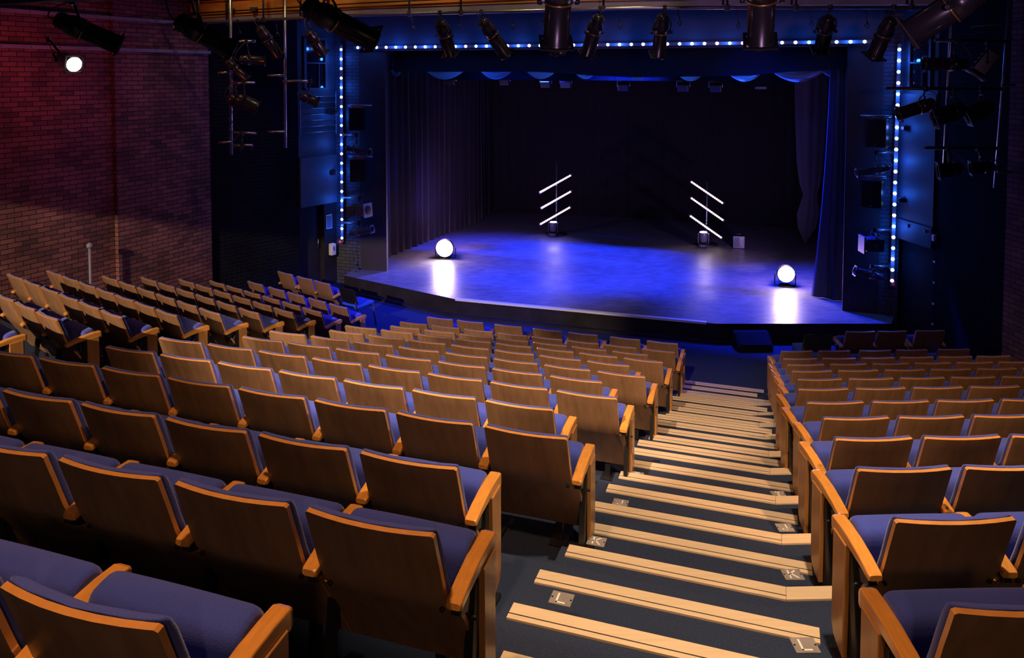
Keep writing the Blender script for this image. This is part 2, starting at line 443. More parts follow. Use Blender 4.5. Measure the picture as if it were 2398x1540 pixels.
# left end / right end pixels of each strip (upper edge); odd ones turn towards the right block at the kink
S_PX = {0: (1182, 1524, 2150, 1700), 1: (1205, 1412, 1890, 1535), 2: (1266, 1335, 1917, 1453), 3: (1333, 1280, 1840, 1363), 4: (1378, 1227, 1900, 1308),
        5: (1394, 1178, 1830, 1240), 6: (1424, 1140, 1867, 1205), 7: (1452, 1112, 1816, 1161), 8: (1476, 1088, 1857, 1135), 9: (1478, 1060, 1803, 1100),
        10: (1494, 1038, 1830, 1079), 11: (1522, 1020, 1800, 1053), 12: (1537, 1003, 1833, 1037), 13: (1531, 987, 1790, 1018), 14: (1537, 971, 1808, 1003),
        15: (1563, 960, 1778, 985), 16: (1572, 949, 1815, 976), 17: (1567, 937, 1776, 961), 18: (1571, 926, 1797, 950), 19: (1588, 917, 1775, 937),
        20: (1594, 909, 1802, 933), 21: (1594, 901, 1774, 918), 22: (1600, 891, 1789, 910)}
bm_half = bmesh.new()
for k in range(0, 23):
    ul, vl, ur, vr = S_PX[k]
    z = strip_z(k); n0 = strip_n(k)
    tl_ = (lambda r: (r * (z / r.z)))(ray(ul, vl)).dot(FC.t)
    tr_ = (lambda r: (r * (z / r.z)))(ray(ur, vr)).dot(FC.t)
    if k == 0: tr_ = 0.55
    bm = bmesh.new()
    zz = z + EYE
    W = 0.088
    def strip(fr, t0, t1, n_edge):
        a = fr.p(t0, n_edge, 0); b = fr.p(t1, n_edge, 0); c = fr.p(t1, n_edge - W, 0); d = fr.p(t0, n_edge - W, 0)
        prism(bm, [xy(a), xy(b), xy(c), xy(d)], zz + 0.001, zz + 0.011)
        a2 = fr.p(t0, n_edge - 0.055, 0); b2 = fr.p(t1, n_edge - 0.055, 0); c2 = fr.p(t1, n_edge - 0.060, 0); d2 = fr.p(t0, n_edge - 0.060, 0)
        prism(bm, [xy(a2), xy(b2), xy(c2), xy(d2)], zz + 0.0105, zz + 0.0118, mi=1)
        a3 = fr.p(t0, n_edge + 0.012, 0); b3 = fr.p(t1, n_edge + 0.012, 0)
        prism(bm, [xy(a3), xy(b3), xy(b), xy(a)], zz - 0.022, zz + 0.011)
    strip(FC, tl_, tr_, n0)
    pe = FC.p(tr_, n0, 0)
    nr = pe.dot(FR.n); trr = pe.dot(FR.t)
    if k % 2 == 1 and k < 21:
        a = FC.p(tr_ + 0.002, n0, 0); d = FC.p(tr_ + 0.002, n0 - W, 0); e = FR.t * 0.235
        prism(bm, [xy(a), xy(a + e), xy(d + e), xy(d)], zz + 0.001, zz + 0.011)
        g = Vector((0.0035, 0.0115, 0)); prism(bm, [xy(a + g), xy(a + e + g), xy(a + e), xy(a)], zz - 0.03, zz + 0.011)
    where = 'lowest one, level with the front floor' if k == 22 else '%s up from the front floor' % ordinal(23 - k)
    o = mk('step_nosing', bm, [M['nosing'], M['black_steel']])
    tag(o, 'pale wooden step nosing in the aisle, %s' % where, 'step nosing', 'pale nosings on the aisle stairs')
    if k % 2 == 1:                                   # the half step itself
        a = FC.p(tl_ - 0.04, n0, 0); b = FC.p(tr_, n0, 0); c = FC.p(tr_, n0 - 0.45, 0); d = FC.p(tl_ - 0.04, n0 - 0.45, 0)
        e1 = FR.p(trr + 0.235, nr, 0); e2 = FR.p(trr + 0.235, nr - 0.5, 0)
        prism(bm_half, [xy(a), xy(b), xy(e1), xy(e2), xy(c), xy(d)], zz - 0.125, zz)
struct('floor_aisle_half_steps', bm_half, M['carpet'])

# ------------------------------------------------------------------ letter plates in the aisle
def letter_bm(ch):
    """strokes of one letter in a unit square, as thin bars"""
    S = {'L': [((.25, .1), (.25, .9)), ((.25, .1), (.75, .1))],
         'K': [((.25, .1), (.25, .9)), ((.25, .45), (.75, .9)), ((.4, .58), (.78, .1))],
         'J': [((.65, .9), (.65, .3)), ((.65, .3), (.55, .13)), ((.55, .13), (.38, .1)), ((.38, .1), (.25, .25))],
         'I': [((.5, .1), (.5, .9)), ((.3, .9), (.7, .9)), ((.3, .1), (.7, .1))],
         'H': [((.25, .1), (.25, .9)), ((.75, .1), (.75, .9)), ((.25, .5), (.75, .5))]}[ch]
    bm = bmesh.new()
    for (x0, y0), (x1, y1) in S:
        a = Vector((x0 - .5, y0 - .5, 0)); b = Vector((x1 - .5, y1 - .5, 0)); d = (b - a); L = d.length; ang = math.atan2(d.y, d.x)
        box(bm, ((a + b) / 2 * 0.070) + Vector((0, 0, 0.0045)), ((L + .1) * 0.070, 0.0085, 0.001), Matrix.Rotation(ang, 3, 'Z'))
    return bm
for side, lst in (('left', (('L', 1315, 1403, 1), ('K', 1397, 1268, 3), ('J', 1453, 1178, 5), ('I', 1491, 1112, 7), ('H', 1522, 1060, 9))),
                  ('right', (('L', 1885, 1512, 1), ('K', 1856, 1346, 3), ('J', 1838, 1236, 5), ('I', 1823, 1158, 7), ('H', 1813, 1105, 9)))):
    for ch, u, v, k in lst:
        z = strip_z(k) + (-DZ if side == 'right' and k == 99 else 0)
        p = at_z(u, v, z); p.z += 0.001
        t = thing('row_letter_plate', 'small clear floor plate lettered %s on the %s side of the aisle steps' % (ch, side), 'row sign', p, -(FC.a if side == 'left' else FR.a * 0.2), 'row letter plates on the aisle steps')
        bm = bmesh.new(); box(bm, (0, 0, 0.002), (0.098, 0.085, 0.004), bevel=0.001)
        for sx in (-.042, .042): lathe(bm, [(0.004, 0.005), (0.0055, 0.004)], (sx, 0, 0), seg=8, mi=1)
        pl_o = mk('plate', bm, [M['plate'], M['black_steel']], t)
        mk('letter', letter_bm(ch), M['letter'], pl_o)

# ------------------------------------------------------------------ the theatre seat
PROF = [(0.777, 0.0), (0.72, 0.020), (0.65, 0.046), (0.58, 0.070), (0.52, 0.092), (0.47, 0.120), (0.40, 0.170), (0.30, 0.235), (0.20, 0.300), (0.13, 0.340)]
def prof_y(z):
    for (z0, y0), (z1, y1) in zip(PROF, PROF[1:]):
        if z <= z0 and z >= z1: return y0 + (y1 - y0) * (z0 - z) / (z0 - z1)
    return PROF[0][1] if z > PROF[0][0] else PROF[-1][1]
def bow(x, z): return -0.026 * (1 - (x / 0.226) ** 2) * max(0.0, min(1.0, (z - 0.25) / 0.5))

def seat_backrest():
    bm = bmesh.new()
    zs = [0.777, 0.770, 0.74, 0.70, 0.65, 0.60, 0.55, 0.50, 0.462, 0.455, 0.40, 0.33, 0.26, 0.19, 0.135, 0.13]
    xs = [-1, -0.9, -0.65, -0.33, 0, 0.33, 0.65, 0.9, 1]
    def hw(z):
        if z > 0.458: return 0.226 - (0.008 if z > 0.774 else 0)
        return 0.2585
    back = [[Vector((x * hw(z), prof_y(z) + bow(x * hw(z), z), z)) for x in xs] for z in zs]
    front = [[Vector((x * hw(z), prof_y(z) + bow(x * hw(z), z) + 0.018, z + (0.004))) for x in xs] for z in zs]
    A = grid(bm, back, 0); B = grid(bm, front, 0)
    def side(u, v):
        for i in range(len(u) - 1):
            f = bm.faces.new([bm.verts.new(q.co) for q in (u[i], u[i + 1], v[i + 1], v[i])]); f.material_index = 1
    side(A[0], B[0]); side(A[-1], B[-1]); side([r[0] for r in A], [r[0] for r in B]); side([r[-1] for r in A], [r[-1] for r in B])
    return bm

def seat_back_cushion():
    bm = bmesh.new()
    rings = []
    zs = [(0.784, 0.0), (0.782, 0.5), (0.770, 0.82), (0.735, 1), (0.66, 1), (0.58, 1), (0.50, 1.0), (0.44, 0.95), (0.40, 0.7), (0.385, 0.05)]
    n = 20
    for z, k in zs:
        ring = []
        zc = min(z, 0.777)
        for i in range(n):
            a = 2 * PI * i / n
            ca, sa = math.cos(a), math.sin(a)
            ex = 0.35
            x = 0.222 * math.copysign(abs(ca) ** ex, ca)
            yy = (math.copysign(abs(sa) ** 0.6, sa) + 1) / 2
            base = prof_y(zc) + bow(x, z) + 0.0185
            th = 0.052 * max(k, 0.1)
            hollow = -0.010 * (1 - (x / 0.222) ** 2)
            ring.append(Vector((x * (0.93 if k < 0.3 else 1), base + (th + hollow * k) * yy, z)))
        rings.append(ring)
    V = grid(bm, rings, 0, closed=True)
    bm.faces.new(V[0]); bm.faces.new(V[-1][::-1])
    return bm

def seat_cushion():
    bm = bmesh.new(); rings = []
    n = 28
    cs = [(-0.236, 0.55), (-0.232, 0.82), (-0.222, 0.94), (-0.205, 1.0), (-0.1, 1.03), (0, 1.04), (0.1, 1.03), (0.205, 1.0), (0.222, 0.94), (0.232, 0.82), (0.236, 0.55)]
    c0 = Vector((0, 0.318, 0.468)); tilt = math.radians(11)
    for x, s in cs:
        ring = []
        for i in range(n):
            a = 2 * PI * i / n; ca, sa = math.cos(a), math.sin(a)
            yy = 0.066 * math.copysign(abs(ca) ** 0.55, ca); zz = 0.145 * math.copysign(abs(sa) ** 0.42, sa)
            inset = (1 - s)
            yy *= (1 - inset * 0.55); zz *= (1 - inset * 0.25)
            y2 = yy * math.cos(tilt) - zz * math.sin(tilt); z2 = yy * math.sin(tilt) + zz * math.cos(tilt)
            ring.append(Vector((x, c0.y + y2, c0.z + z2)))
        rings.append(ring)
    V = grid(bm, rings, 0, closed=True)
    bm.faces.new(V[0]); bm.faces.new(V[-1][::-1])
    return bm

def seat_arm(x):
    bm = bmesh.new(); P = []
    pts = [(0.070, 0.530, 0.022), (0.078, 0.533, 0.030), (0.15, 0.556, 0.036), (0.24, 0.575, 0.044), (0.32, 0.584, 0.054), (0.385, 0.585, 0.062), (0.398, 0.580, 0.056)]
    fine = [pts[0]]
    for a, b in zip(pts, pts[1:]):
        n_ = max(1, round((b[0] - a[0]) / 0.022))
        for i in range(1, n_ + 1): fine.append(tuple(a[q] + (b[q] - a[q]) * i / n_ for q in range(3)))
    for y, z, th in fine:
        h = 0.0275 if 0.075 < y < 0.39 else 0.0245
        ring = []
        q = 0.006 if 0.072 < y < 0.392 else 0.009
        for cx, cz, a0 in ((1, 1, 0), (-1, 1, 90), (-1, -1, 180), (1, -1, 270)):
            for da in (0, 45, 90):
                a = math.radians(a0 + da)
                ring.append(Vector((x + cx * (h - q) + q * math.cos(a), y, z - th / 2 + cz * (th / 2 - q) + q * math.sin(a))))
        P.append(ring)
    V = grid(bm, P, 0, smooth=False, closed=True)
    bm.faces.new(V[0]); bm.faces.new(V[-1][::-1])
    return bm

def seat_bracket(x):
    bm = bmesh.new()
    box(bm, (x, 0.130, 0.488), (0.036, 0.07, 0.05), Matrix.Rotation(math.radians(-20), 3, 'X'), 0.004)
    box(bm, (x, 0.215, 0.25), (0.030, 0.045, 0.50), Matrix.Rotation(math.radians(-8), 3, 'X'), 0.004)
    box(bm, (x, 0.30, 0.010), (0.06, 0.16, 0.02), None, 0.003)
    return bm

def seat_bolt():
    bm = bmesh.new()
    lathe(bm, [(0, 0.009), (0.006, 0.009), (0.009, 0.005)], (0, 0, 0), (0, -1, -0.2), 10)
    return bm

def seat_leg():
    bm = bmesh.new()
    box(bm, (0.09, 0.372, 0.15), (0.042, 0.035, 0.30), None, 0.004)
    box(bm, (0.09, 0.372, 0.006), (0.10, 0.12, 0.012), None, 0.003)
    return bm

def seat_panel(x, s):
    bm = bmesh.new()
    poly = [(0.255, 0.535), (0.365, 0.545), (0.365, 0.150), (0.345, 0.105), (0.262, 0.060)]
    x0, x1 = x - 0.011, x + 0.013
    lo = [bm.verts.new((x0, y, z)) for y, z in poly]; hi = [bm.verts.new((x1, y, z)) for y, z in poly]
    n = len(poly)
    bm.faces.new(lo); bm.faces.new(hi[::-1])
    for i in range(n): bm.faces.new([lo[i], lo[(i + 1) % n], hi[(i + 1) % n], hi[i]])
    bmesh.ops.bevel(bm, geom=bm.edges[:], offset=0.003, segments=1, affect='EDGES')
    # dark inner upright behind the plank
    box(bm, (x - s * 0.024, 0.30, 0.29), (0.020, 0.16, 0.50), None, 0.002, mi=1)
    return bm

def make_seat(left_arm, left_end, right_end):
    root = bpy.data.objects.new('theatre_seat', None); root.empty_display_size = 0.1
    parts = []
    def part(nm, key, mats):
        if key not in SEAT_MESH:
            bm = SEAT_BUILD[key]()
            bmesh.ops.recalc_face_normals(bm, faces=bm.faces[:])
            me = bpy.data.meshes.new(nm); bm.to_mesh(me); bm.free()
            for m in mats: me.materials.append(m)
            SEAT_MESH[key] = me
        o = bpy.data.objects.new(nm, SEAT_MESH[key]); o.parent = root; parts.append(o)
        return o
    def bolts(o, x):
        for s in (-1, 1):
            b = part('bolt', 'bolt', [M['black_steel']]); b.parent = o; b.location = (x + s * 0.056, prof_y(0.472) - 0.004, 0.470)
    part('backrest', 'back', [M['veneer'], M['edge']])
    part('back_cushion', 'bcush', [M['fabric']])
    part('seat_cushion', 'scush', [M['fabric']])
    part('armrest', 'armR', [M['arm']]); bolts(part('arm_bracket', 'brR', [M['black_steel']]), 0.261)
    part('leg', 'leg', [M['black_steel']])
    if left_arm:
        part('armrest', 'armL', [M['arm']]); bolts(part('arm_bracket', 'brL', [M['black_steel']]), -0.261)
    if right_end: part('end_panel', 'panR', [M['plank'], M['black_steel']])
    if left_end: part('end_panel', 'panL', [M['plank'], M['black_steel']])
    return root, parts
SEAT_MESH = {}
SEAT_BUILD = dict(back=seat_backrest, bcush=seat_back_cushion, scush=seat_cushion, armR=lambda: seat_arm(0.261), armL=lambda: seat_arm(-0.261),
                  bolt=seat_bolt, brR=lambda: seat_bracket(0.261), brL=lambda: seat_bracket(-0.261), leg=seat_leg, panR=lambda: seat_panel(0.283, 1), panL=lambda: seat_panel(-0.283, -1))

def place_seat(fr, t, n, ztop, label, group, la, le, re):
    root, parts = make_seat(la, le, re)
    col.objects.link(root)
    for p in parts: col.objects.link(p)
    root.location = fr.p(t, n, ztop - BACK_H)
    root.rotation_euler = (0, 0, -fr.a)
    tag(root, label, 'theatre seat', group)

ROWS = ['A', 'B', 'C', 'D', 'E', 'F', 'G', 'H', 'I', 'J', 'K', 'L', 'M']
def row_name(k): return ordinal(ROWS.index(k) + 1) + ' full row from stage'
# centre block
tM = (lambda r: (r * (ZT['M'] / r.z)))(ray(362, 1481)).dot(FC.t) - 0.226
C_T['M'] = [tM - SP, tM]
for k, ts in C_T.items():
    for i, t in enumerate(ts):
        last = i == len(ts) - 1; first = i == 0 and k not in 'MLKJ'
        gap = i > 0 and (t - ts[i - 1] > 0.56)
        j = len(ts) - i
        lab = 'wooden-backed blue seat, centre block, %s, %s' % (row_name(k), 'at its right aisle end' if j == 1 else '%s from right aisle' % ordinal(j))
        place_seat(FC, t, NC[k], ZT[k], lab, 'tip-up seats of the centre block', first or gap or i == 0, first, last)
for k, ts in R_T.items():
    for i, t in enumerate(ts):
        gap = i > 0 and (t - ts[i - 1] > 0.56)
        rn = 'short front row of three' if k == 'Z' else row_name(k)
        lab = 'wooden-backed blue seat, right block, %s, %s' % (rn, 'at its left end' if i == 0 else '%s from left end' % ordinal(i + 1))
        place_seat(FR, t, NR[k], ZT[k], lab, 'tip-up seats of the right block', i == 0 or gap, i == 0 and k != 'Z', False)
for k, ts in L_T.items():
    for i, t in enumerate(ts):
        last = i == len(ts) - 1
        gap = i > 0 and (t - ts[i - 1] > 0.56)
        j = len(ts) - i
        rn = 'short front row of three' if k == 'Z' else row_name(k)
        lab = 'wooden-backed blue seat, left block, %s, %s' % (rn, 'at its right end' if j == 1 else '%s from right end' % ordinal(j))
        place_seat(FL, t, NL[k], ZT[k], lab, 'tip-up seats of the left block', i == 0 or gap, False, last and k != 'Z')

# ------------------------------------------------------------------ setting: stage, walls, ceiling
ZS = Z_STAGE + EYE; ZF = EYE + Z_FLOOR; Z_CEIL = EYE + 2.6
AP = [FC.p(*q, 0) for q in ((-8.85, 14.83), (-5.90, 13.95), (-0.96, 14.02), (1.92, 15.0))]
bm = bmesh.new()
poly = [xy(v) for v in AP] + [xy(FC.p(*q, 0)) for q in ((2.1, 15.9), (5.2, 15.9), (5.2, 25.6), (-12.2, 25.6), (-12.2, 15.9), (-9.0, 15.9))]
prism(bm, poly, ZF, ZS, 0, 1)
struct('floor_stage', bm, [M['stage'], M['black_paint']])
bm = bmesh.new()                                    # plinth under the overhanging stage edge
inn = [xy(v - FC.n * -0.0 + (FC.n * -0.10)) for v in AP]
prism(bm, inn + [xy(AP[3] + FC.n * 0.3), xy(AP[0] + FC.n * 0.3)], ZF, ZF + 0.045)
struct('trim_1', bm, M['black_paint'])
bm = bmesh.new()
a = AP[1] + FC.t * 0.02; b = FC.p(-1.15, 14.018, 0)
prism(bm, [xy(a - FC.n * 0.012), xy(b - FC.n * 0.012), xy(b + FC.n * 0.07), xy(a + FC.n * 0.07)], ZS - 0.03, ZS + 0.008)
struct('trim_2', bm, M['white_metal'])

LW0, LW1, LW2, LW3 = (-9.9, 6.4), (-5.85, 15.1), (-4.54, 16.74), (-3.94, 17.57)
bm = bmesh.new(); wall_quad(bm, LW0, LW1, ZF, Z_CEIL)
d = (Vector(LW1) - Vector(LW0)).normalized(); nrm = Vector((d.y, -d.x))
p0 = Vector(LW1) - d * 2.05 + nrm * 0.08; p1 = Vector(LW1) + nrm * 0.08
wall_quad(bm, (p0.x, p0.y), (p1.x, p1.y), ZF, Z_CEIL, thick=0.1, u0=0.1)
struct('wall_left', bm, M['brick'], fix=False)
bm = bmesh.new(); wall_quad(bm, (LW1[0] - 0.12, LW1[1] - 0.05), LW2, ZF, Z_CEIL)
struct('wall_left_recess', bm, M['dark_brick'], fix=False)
# left door bay: opening from the floor to z = -2.86
Z_DOOR = EYE - 2.86
bm = bmesh.new(); wall_quad(bm, LW2, LW3, Z_DOOR, Z_CEIL)
jl = Vector(LW2).lerp(Vector(LW3), 0.66)
wall_quad(bm, tuple(jl), LW3, ZF, Z_DOOR, mi=1)
struct('wall_left_bay', bm, [M['panel'], M['black_paint']], fix=False)
bm = bmesh.new()
d = (Vector(LW3) - Vector(LW2)); L = d.length; d.normalize(); nrm = Vector((d.y, -d.x))
bk = -nrm * 0.14
c = Vector(LW2) + bk - d * 0.35; e = jl + bk
prism(bm, [tuple(c), tuple(e), tuple(e - nrm * 0.05), tuple(c - nrm * 0.05)], ZF, Z_DOOR)
o = struct('door_1', bm, M['black_paint'])
bm = bmesh.new(); q = jl - d * 0.08 + bk + nrm * 0.03
tube(bm, [(q.x, q.y, ZF + 0.85), (q.x, q.y, ZF + 1.05)], 0.012); mk('door_handle', bm, M['alu'], o)
# smooth panel over the left door
bm = bmesh.new(); c = Vector(LW2) + nrm * 0.002; e = Vector(LW3) + nrm * 0.002 - d * 0.01
prism(bm, [tuple(c), tuple(e), tuple(e + nrm * 0.06), tuple(c + nrm * 0.06)], Z_DOOR, EYE - 1.80)
struct('trim_3', bm, M['fascia'])
bm = bmesh.new()
for i in range(7):
    z = EYE - 0.50 - 0.128 * i
    a_ = Vector(LW2) + nrm * 0.05; b_ = Vector(LW3) + nrm * 0.05
    tube(bm, [(a_.x, a_.y, z), (b_.x, b_.y, z)], 0.008, 6)
a_ = Vector(LW2) + nrm * 0.05 + d * 0.02
tube(bm, [(a_.x, a_.y, EYE - 0.4), (a_.x, a_.y, EYE - 1.34)], 0.012, 6)
b_ = Vector(LW3) + nrm * 0.05 - d * 0.02
tube(bm, [(b_.x, b_.y, EYE - 0.4), (b_.x, b_.y, EYE - 1.34)], 0.012, 6)
tag(mk('guard_rail', bm, M['alu']), 'row of thin horizontal blue-lit guard wires above the left doorway', 'guard rail')
# window frames high in both bays
def window(nm, A, B, f0, f1, z0, z1):
    A = Vector(A); B = Vector(B); d = (B - A); L = d.length; d.normalize(); nr = Vector((d.y, -d.x))
    def bar(s0, s1, za, zb, bm, dep=0.05):
        a = A + d * (s0 * L) + nr * 0.002; b = A + d * (s1 * L) + nr * 0.002
        prism(bm, [tuple(a), tuple(b), tuple(b + nr * dep), tuple(a + nr * dep)], za, zb)
    bm = bmesh.new(); bar(f0, f1, z0, z1, bm, 0.012)
    o = struct(nm, bm, M['glass_dark'])
    bm = bmesh.new(); w_ = 0.06
    for s0, s1, za, zb in ((f0, f0 + w_, z0, z1), (f1 - w_, f1, z0, z1), (f0, f1, z0, z0 + 0.05), (f0, f1, z1 - 0.05, z1), (f0, f1, z0 + (z1 - z0) * .5, z0 + (z1 - z0) * .5 + 0.03),
                           (f0 + (f1 - f0) * .62, f0 + (f1 - f0) * .62 + 0.02, z0, z0 + (z1 - z0) * .5)):
        bar(s0, s1, za, zb, bm)
    mk('window_frame', bm, M['fascia'], o)
window('window_1', LW2, LW3, 0.14, 0.76, EYE - 0.36, EYE + 0.78)

# proscenium
PL0, PL1, PL2 = Vector(LW3), FC.p(-8.75, 15.37, 0).xy, FC.p(-8.15, 15.45, 0).xy
PR2, PR1, PR0 = FC.p(1.16, 15.54, 0).xy, FC.p(1.75, 15.52, 0).xy, Vector((6.93, 14.02))
Z_HEAD = EYE + 0.50
bm = bmesh.new(); wall_quad(bm, tuple(PL0), tuple(PL1), ZF, Z_CEIL, 0.4)
struct('wall_proscenium_left', bm, M['blue_brick'], fix=False)
bm = bmesh.new(); wall_quad(bm, tuple(PR1), tuple(PR0), ZF, Z_CEIL, 0.4)
struct('wall_proscenium_right', bm, M['blue_brick'], fix=False)
bm = bmesh.new(); wall_quad(bm, tuple(PL1), tuple(PL2), ZS, Z_HEAD, 0.10); struct('wall_stage_left_return', bm, M['flat'], fix=False)
bm = bmesh.new(); wall_quad(bm, tuple(PR2), tuple(PR1), ZS, Z_HEAD, 0.10); struct('wall_stage_right_return', bm, M['flat'], fix=False)
bm = bmesh.new()
a = FC.p(-9.45, 15.36, 0); b = FC.p(2.25, 15.36, 0)
wall_quad(bm, xy(PL1.to_3d() + FC.n * -0.06), xy(PR1.to_3d() + FC.n * -0.06), Z_HEAD, Z_CEIL, 0.5)
struct('wall_proscenium_header', bm, M['fascia'], fix=False)

# right side walls
RW1, RW2, RW3 = (7.06, 13.10), (7.22, 11.30), (7.7, 6.0)
bm = bmesh.new(); wall_quad(bm, tuple(PR0), RW1, EYE - 2.93, Z_CEIL)
struct('wall_right_bay', bm, M['panel'], fix=False)
d = (Vector(RW1) - PR0); d.normalize(); nr_ = Vector((d.y, -d.x))
bm = bmesh.new(); c = PR0 - nr_ * 0.15 - d * 0.35; e = Vector(RW1) - nr_ * 0.15 + d * 0.2
prism(bm, [tuple(c), tuple(e), tuple(e - nr_ * 0.05), tuple(c - nr_ * 0.05)], ZF, EYE - 2.93)
o = struct('door_2', bm, M['black_paint'])
bm = bmesh.new(); q = Vector(RW1) - d * 0.1 - nr_ * 0.12
tube(bm, [(q.x, q.y, ZF + 0.85), (q.x, q.y, ZF + 1.05)], 0.012); mk('door_handle', bm, M['alu'], o)
bm = bmesh.new(); c = PR0 + nr_ * 0.002 + d * 0.01; e = Vector(RW1) + nr_ * 0.002
prism(bm, [tuple(c), tuple(e), tuple(e + nr_ * 0.05), tuple(c + nr_ * 0.05)], EYE - 2.93, EYE - 2.58)
prism(bm, [tuple(c), tuple(e), tuple(e + nr_ * 0.025), tuple(c + nr_ * 0.025)], EYE - 2.57, EYE - 0.35)
for f_ in (0.35, 0.85):
    g = c.lerp(e, f_) + nr_ * 0.05
    box(bm, (g.x, g.y, EYE - 2.66), (0.05, 0.05, 0.05))
struct('trim_4', bm, M['fascia'])
window('window_2', tuple(PR0), RW1, 0.22, 0.86, EYE - 0.28, EYE + 0.62)
bm = bmesh.new(); wall_quad(bm, RW1, RW2, ZF, Z_CEIL); struct('wall_right_recess', bm, M['dark_brick'], fix=False)
bm = bmesh.new(); wall_quad(bm, (RW2[0] - 0.1, RW2[1]), RW3, ZF, Z_CEIL); struct('wall_right', bm, M['brick'], fix=False)

# stage house
bm = bmesh.new()
wall_quad(bm, xy(FC.p(-12.2, 25.4, 0)), xy(FC.p(5.2, 25.4, 0)), ZS, Z_CEIL + 0.6); struct('wall_back', bm, M['black_paint'], fix=False)
bm = bmesh.new(); wall_quad(bm, xy(FC.p(-12.0, 15.9, 0)), xy(FC.p(-12.0, 25.4, 0)), ZS, Z_CEIL + 0.6); struct('wall_stage_left', bm, M['black_paint'], fix=False)
bm = bmesh.new(); wall_quad(bm, xy(FC.p(5.0, 25.4, 0)), xy(FC.p(5.0, 15.9, 0)), ZS, Z_CEIL + 0.6); struct('wall_stage_right', bm, M['black_paint'], fix=False)
bm = bmesh.new()
prism(bm, [(-14, -3), (12, -3), (14, 32), (-14, 32)], Z_CEIL + 0.6, Z_CEIL + 0.8)
struct('ceiling', bm, M['black_paint'])

bm = bmesh.new(); box(bm, (0, 4.06, EYE + 2.165), (22, 0.12, 2.09))  # added boards out of view, sized to block the house spots
box(bm, (-7.0, 4.06, EYE + 1.3), (7.0, 0.12, 1.8))
struct('added_light_flag', bm, M['black_paint'])

# steel channels along the left brick wall
d = (Vector(LW1) - Vector(LW0)).normalized(); nrm = Vector((d.y, -d.x))
def wall_pt_left(u):                                # plan point on the left wall under image column u
    r = ray(u, 300); k = (u - 1199) / F_PX
    a = Vector(LW0); s = (a.x - k * a.y) / (k * d.y - d.x)
    return a + d * s
for i, (z, u0, u1) in enumerate(((EYE + 0.40, -40, 484), (EYE + 0.92, -40, 440))):
    a = wall_pt_left(u0) + nrm * 0.09; b = wall_pt_left(u1) + nrm * 0.09
    bm = bmesh.new()
    prism(bm, [tuple(a), tuple(b), tuple(b + nrm * 0.04), tuple(a + nrm * 0.04)], z - 0.028, z + 0.028)
    L = (b - a).length; n = int(L / 0.45)
    for j in range(n):
        g = a + d * (0.2 + j * 0.45) + nrm * 0.0405
        lathe(bm, [(0, 0.010), (0.002, 0.010)], (g.x, g.y, z), (nrm.x, nrm.y, 0), 8, mi=1)
    struct('trim_%d' % (5 + i), bm, [M['rail'], M['black_steel']])

# ------------------------------------------------------------------ LED strips round the proscenium
def led_strip(label, pts, face, off):
    """pts: world points of the lamps; face: direction they shine"""
    root = thing('led_strip', label, 'led strip', pts[0], 0, 'blue led strips round the proscenium')
    o0 = pts[0]
    bm = bmesh.new(); a = pts[0] - o0; b = pts[-1] - o0
    dd = (b - a).normalized(); sd = face.cross(dd).normalized()
    lo = a - dd * 0.1; hi = b + dd * 0.1
    vs = []
    for p in (lo, hi):
        for s, f in ((-1, 0), (1, 0), (1, 1), (-1, 1)): vs.append(bm.verts.new(p + sd * s * 0.03 + face * (f * 0.022 - off)))
    for f in ((0, 1, 2, 3), (7, 6, 5, 4), (0, 4, 5, 1), (1, 5, 6, 2), (2, 6, 7, 3), (3, 7, 4, 0)): bm.faces.new([vs[i] for i in f])
    mk('channel', bm, M['rail'], root)
    ms = []
    for key in ('led_a', 'led_b'):
        bm = bmesh.new(); lathe(bm, [(-0.01, 0.031), (0.010, 0.031), (0.022, 0.023), (0.028, 0.008)], (0, 0, 0), face, 14)
        bmesh.ops.recalc_face_normals(bm, faces=bm.faces[:])
        me = bpy.data.meshes.new('lens'); bm.to_mesh(me); bm.free(); me.materials.append(M[key]); ms.append(me)
    for i, p in enumerate(pts):
        o = bpy.data.objects.new('lens', ms[i % 2]); col.objects.link(o); o.parent = root; o.location = p - o0
        if i % 3 == 1: point('led_glow', p + face * 0.11, 4.6, (0.02, 0.14, 1.0), 0.03)
fdir = -FC.n
a = at_n(799, 116, 15.27); b = at_n(801, 557, 15.27)
led_strip('blue-white led strip running up the left proscenium pier', [a.lerp(b, i / 20) for i in range(21)], fdir, 0.02)
a = at_n(2106, 116, 15.36); b = at_n(2089, 657, 15.36)
led_strip('blue-white led strip running up the right proscenium pier', [a.lerp(b, i / 21) for i in range(22)], fdir, 0.02)
a = at_n(838, 111, 15.22); b = at_n(2058, 108, 15.22); b.z = a.z = EYE + 0.56
led_strip('blue-white led strip along the proscenium header', [a.lerp(b, i / 45) for i in range(46)], fdir, 0.02)
for nm, u, v, n, lab in (('left', 798, 565, 15.28, 'red call-point box under the left led strip'), ('right', 2091, 665, 15.37, 'red call-point box under the right led strip')):
    p = at_n(u, v, n)
    t = thing('call_point', lab, 'fire alarm', p, -FC.a)
    bm = bmesh.new(); box(bm, (0, 0, 0), (0.095, 0.05, 0.095), None, 0.006); mk('housing', bm, M['red'], t)
    bm = bmesh.new(); box(bm, (0, -0.027, 0), (0.05, 0.006, 0.035)); mk('label_window', bm, M['white_plastic'], t)

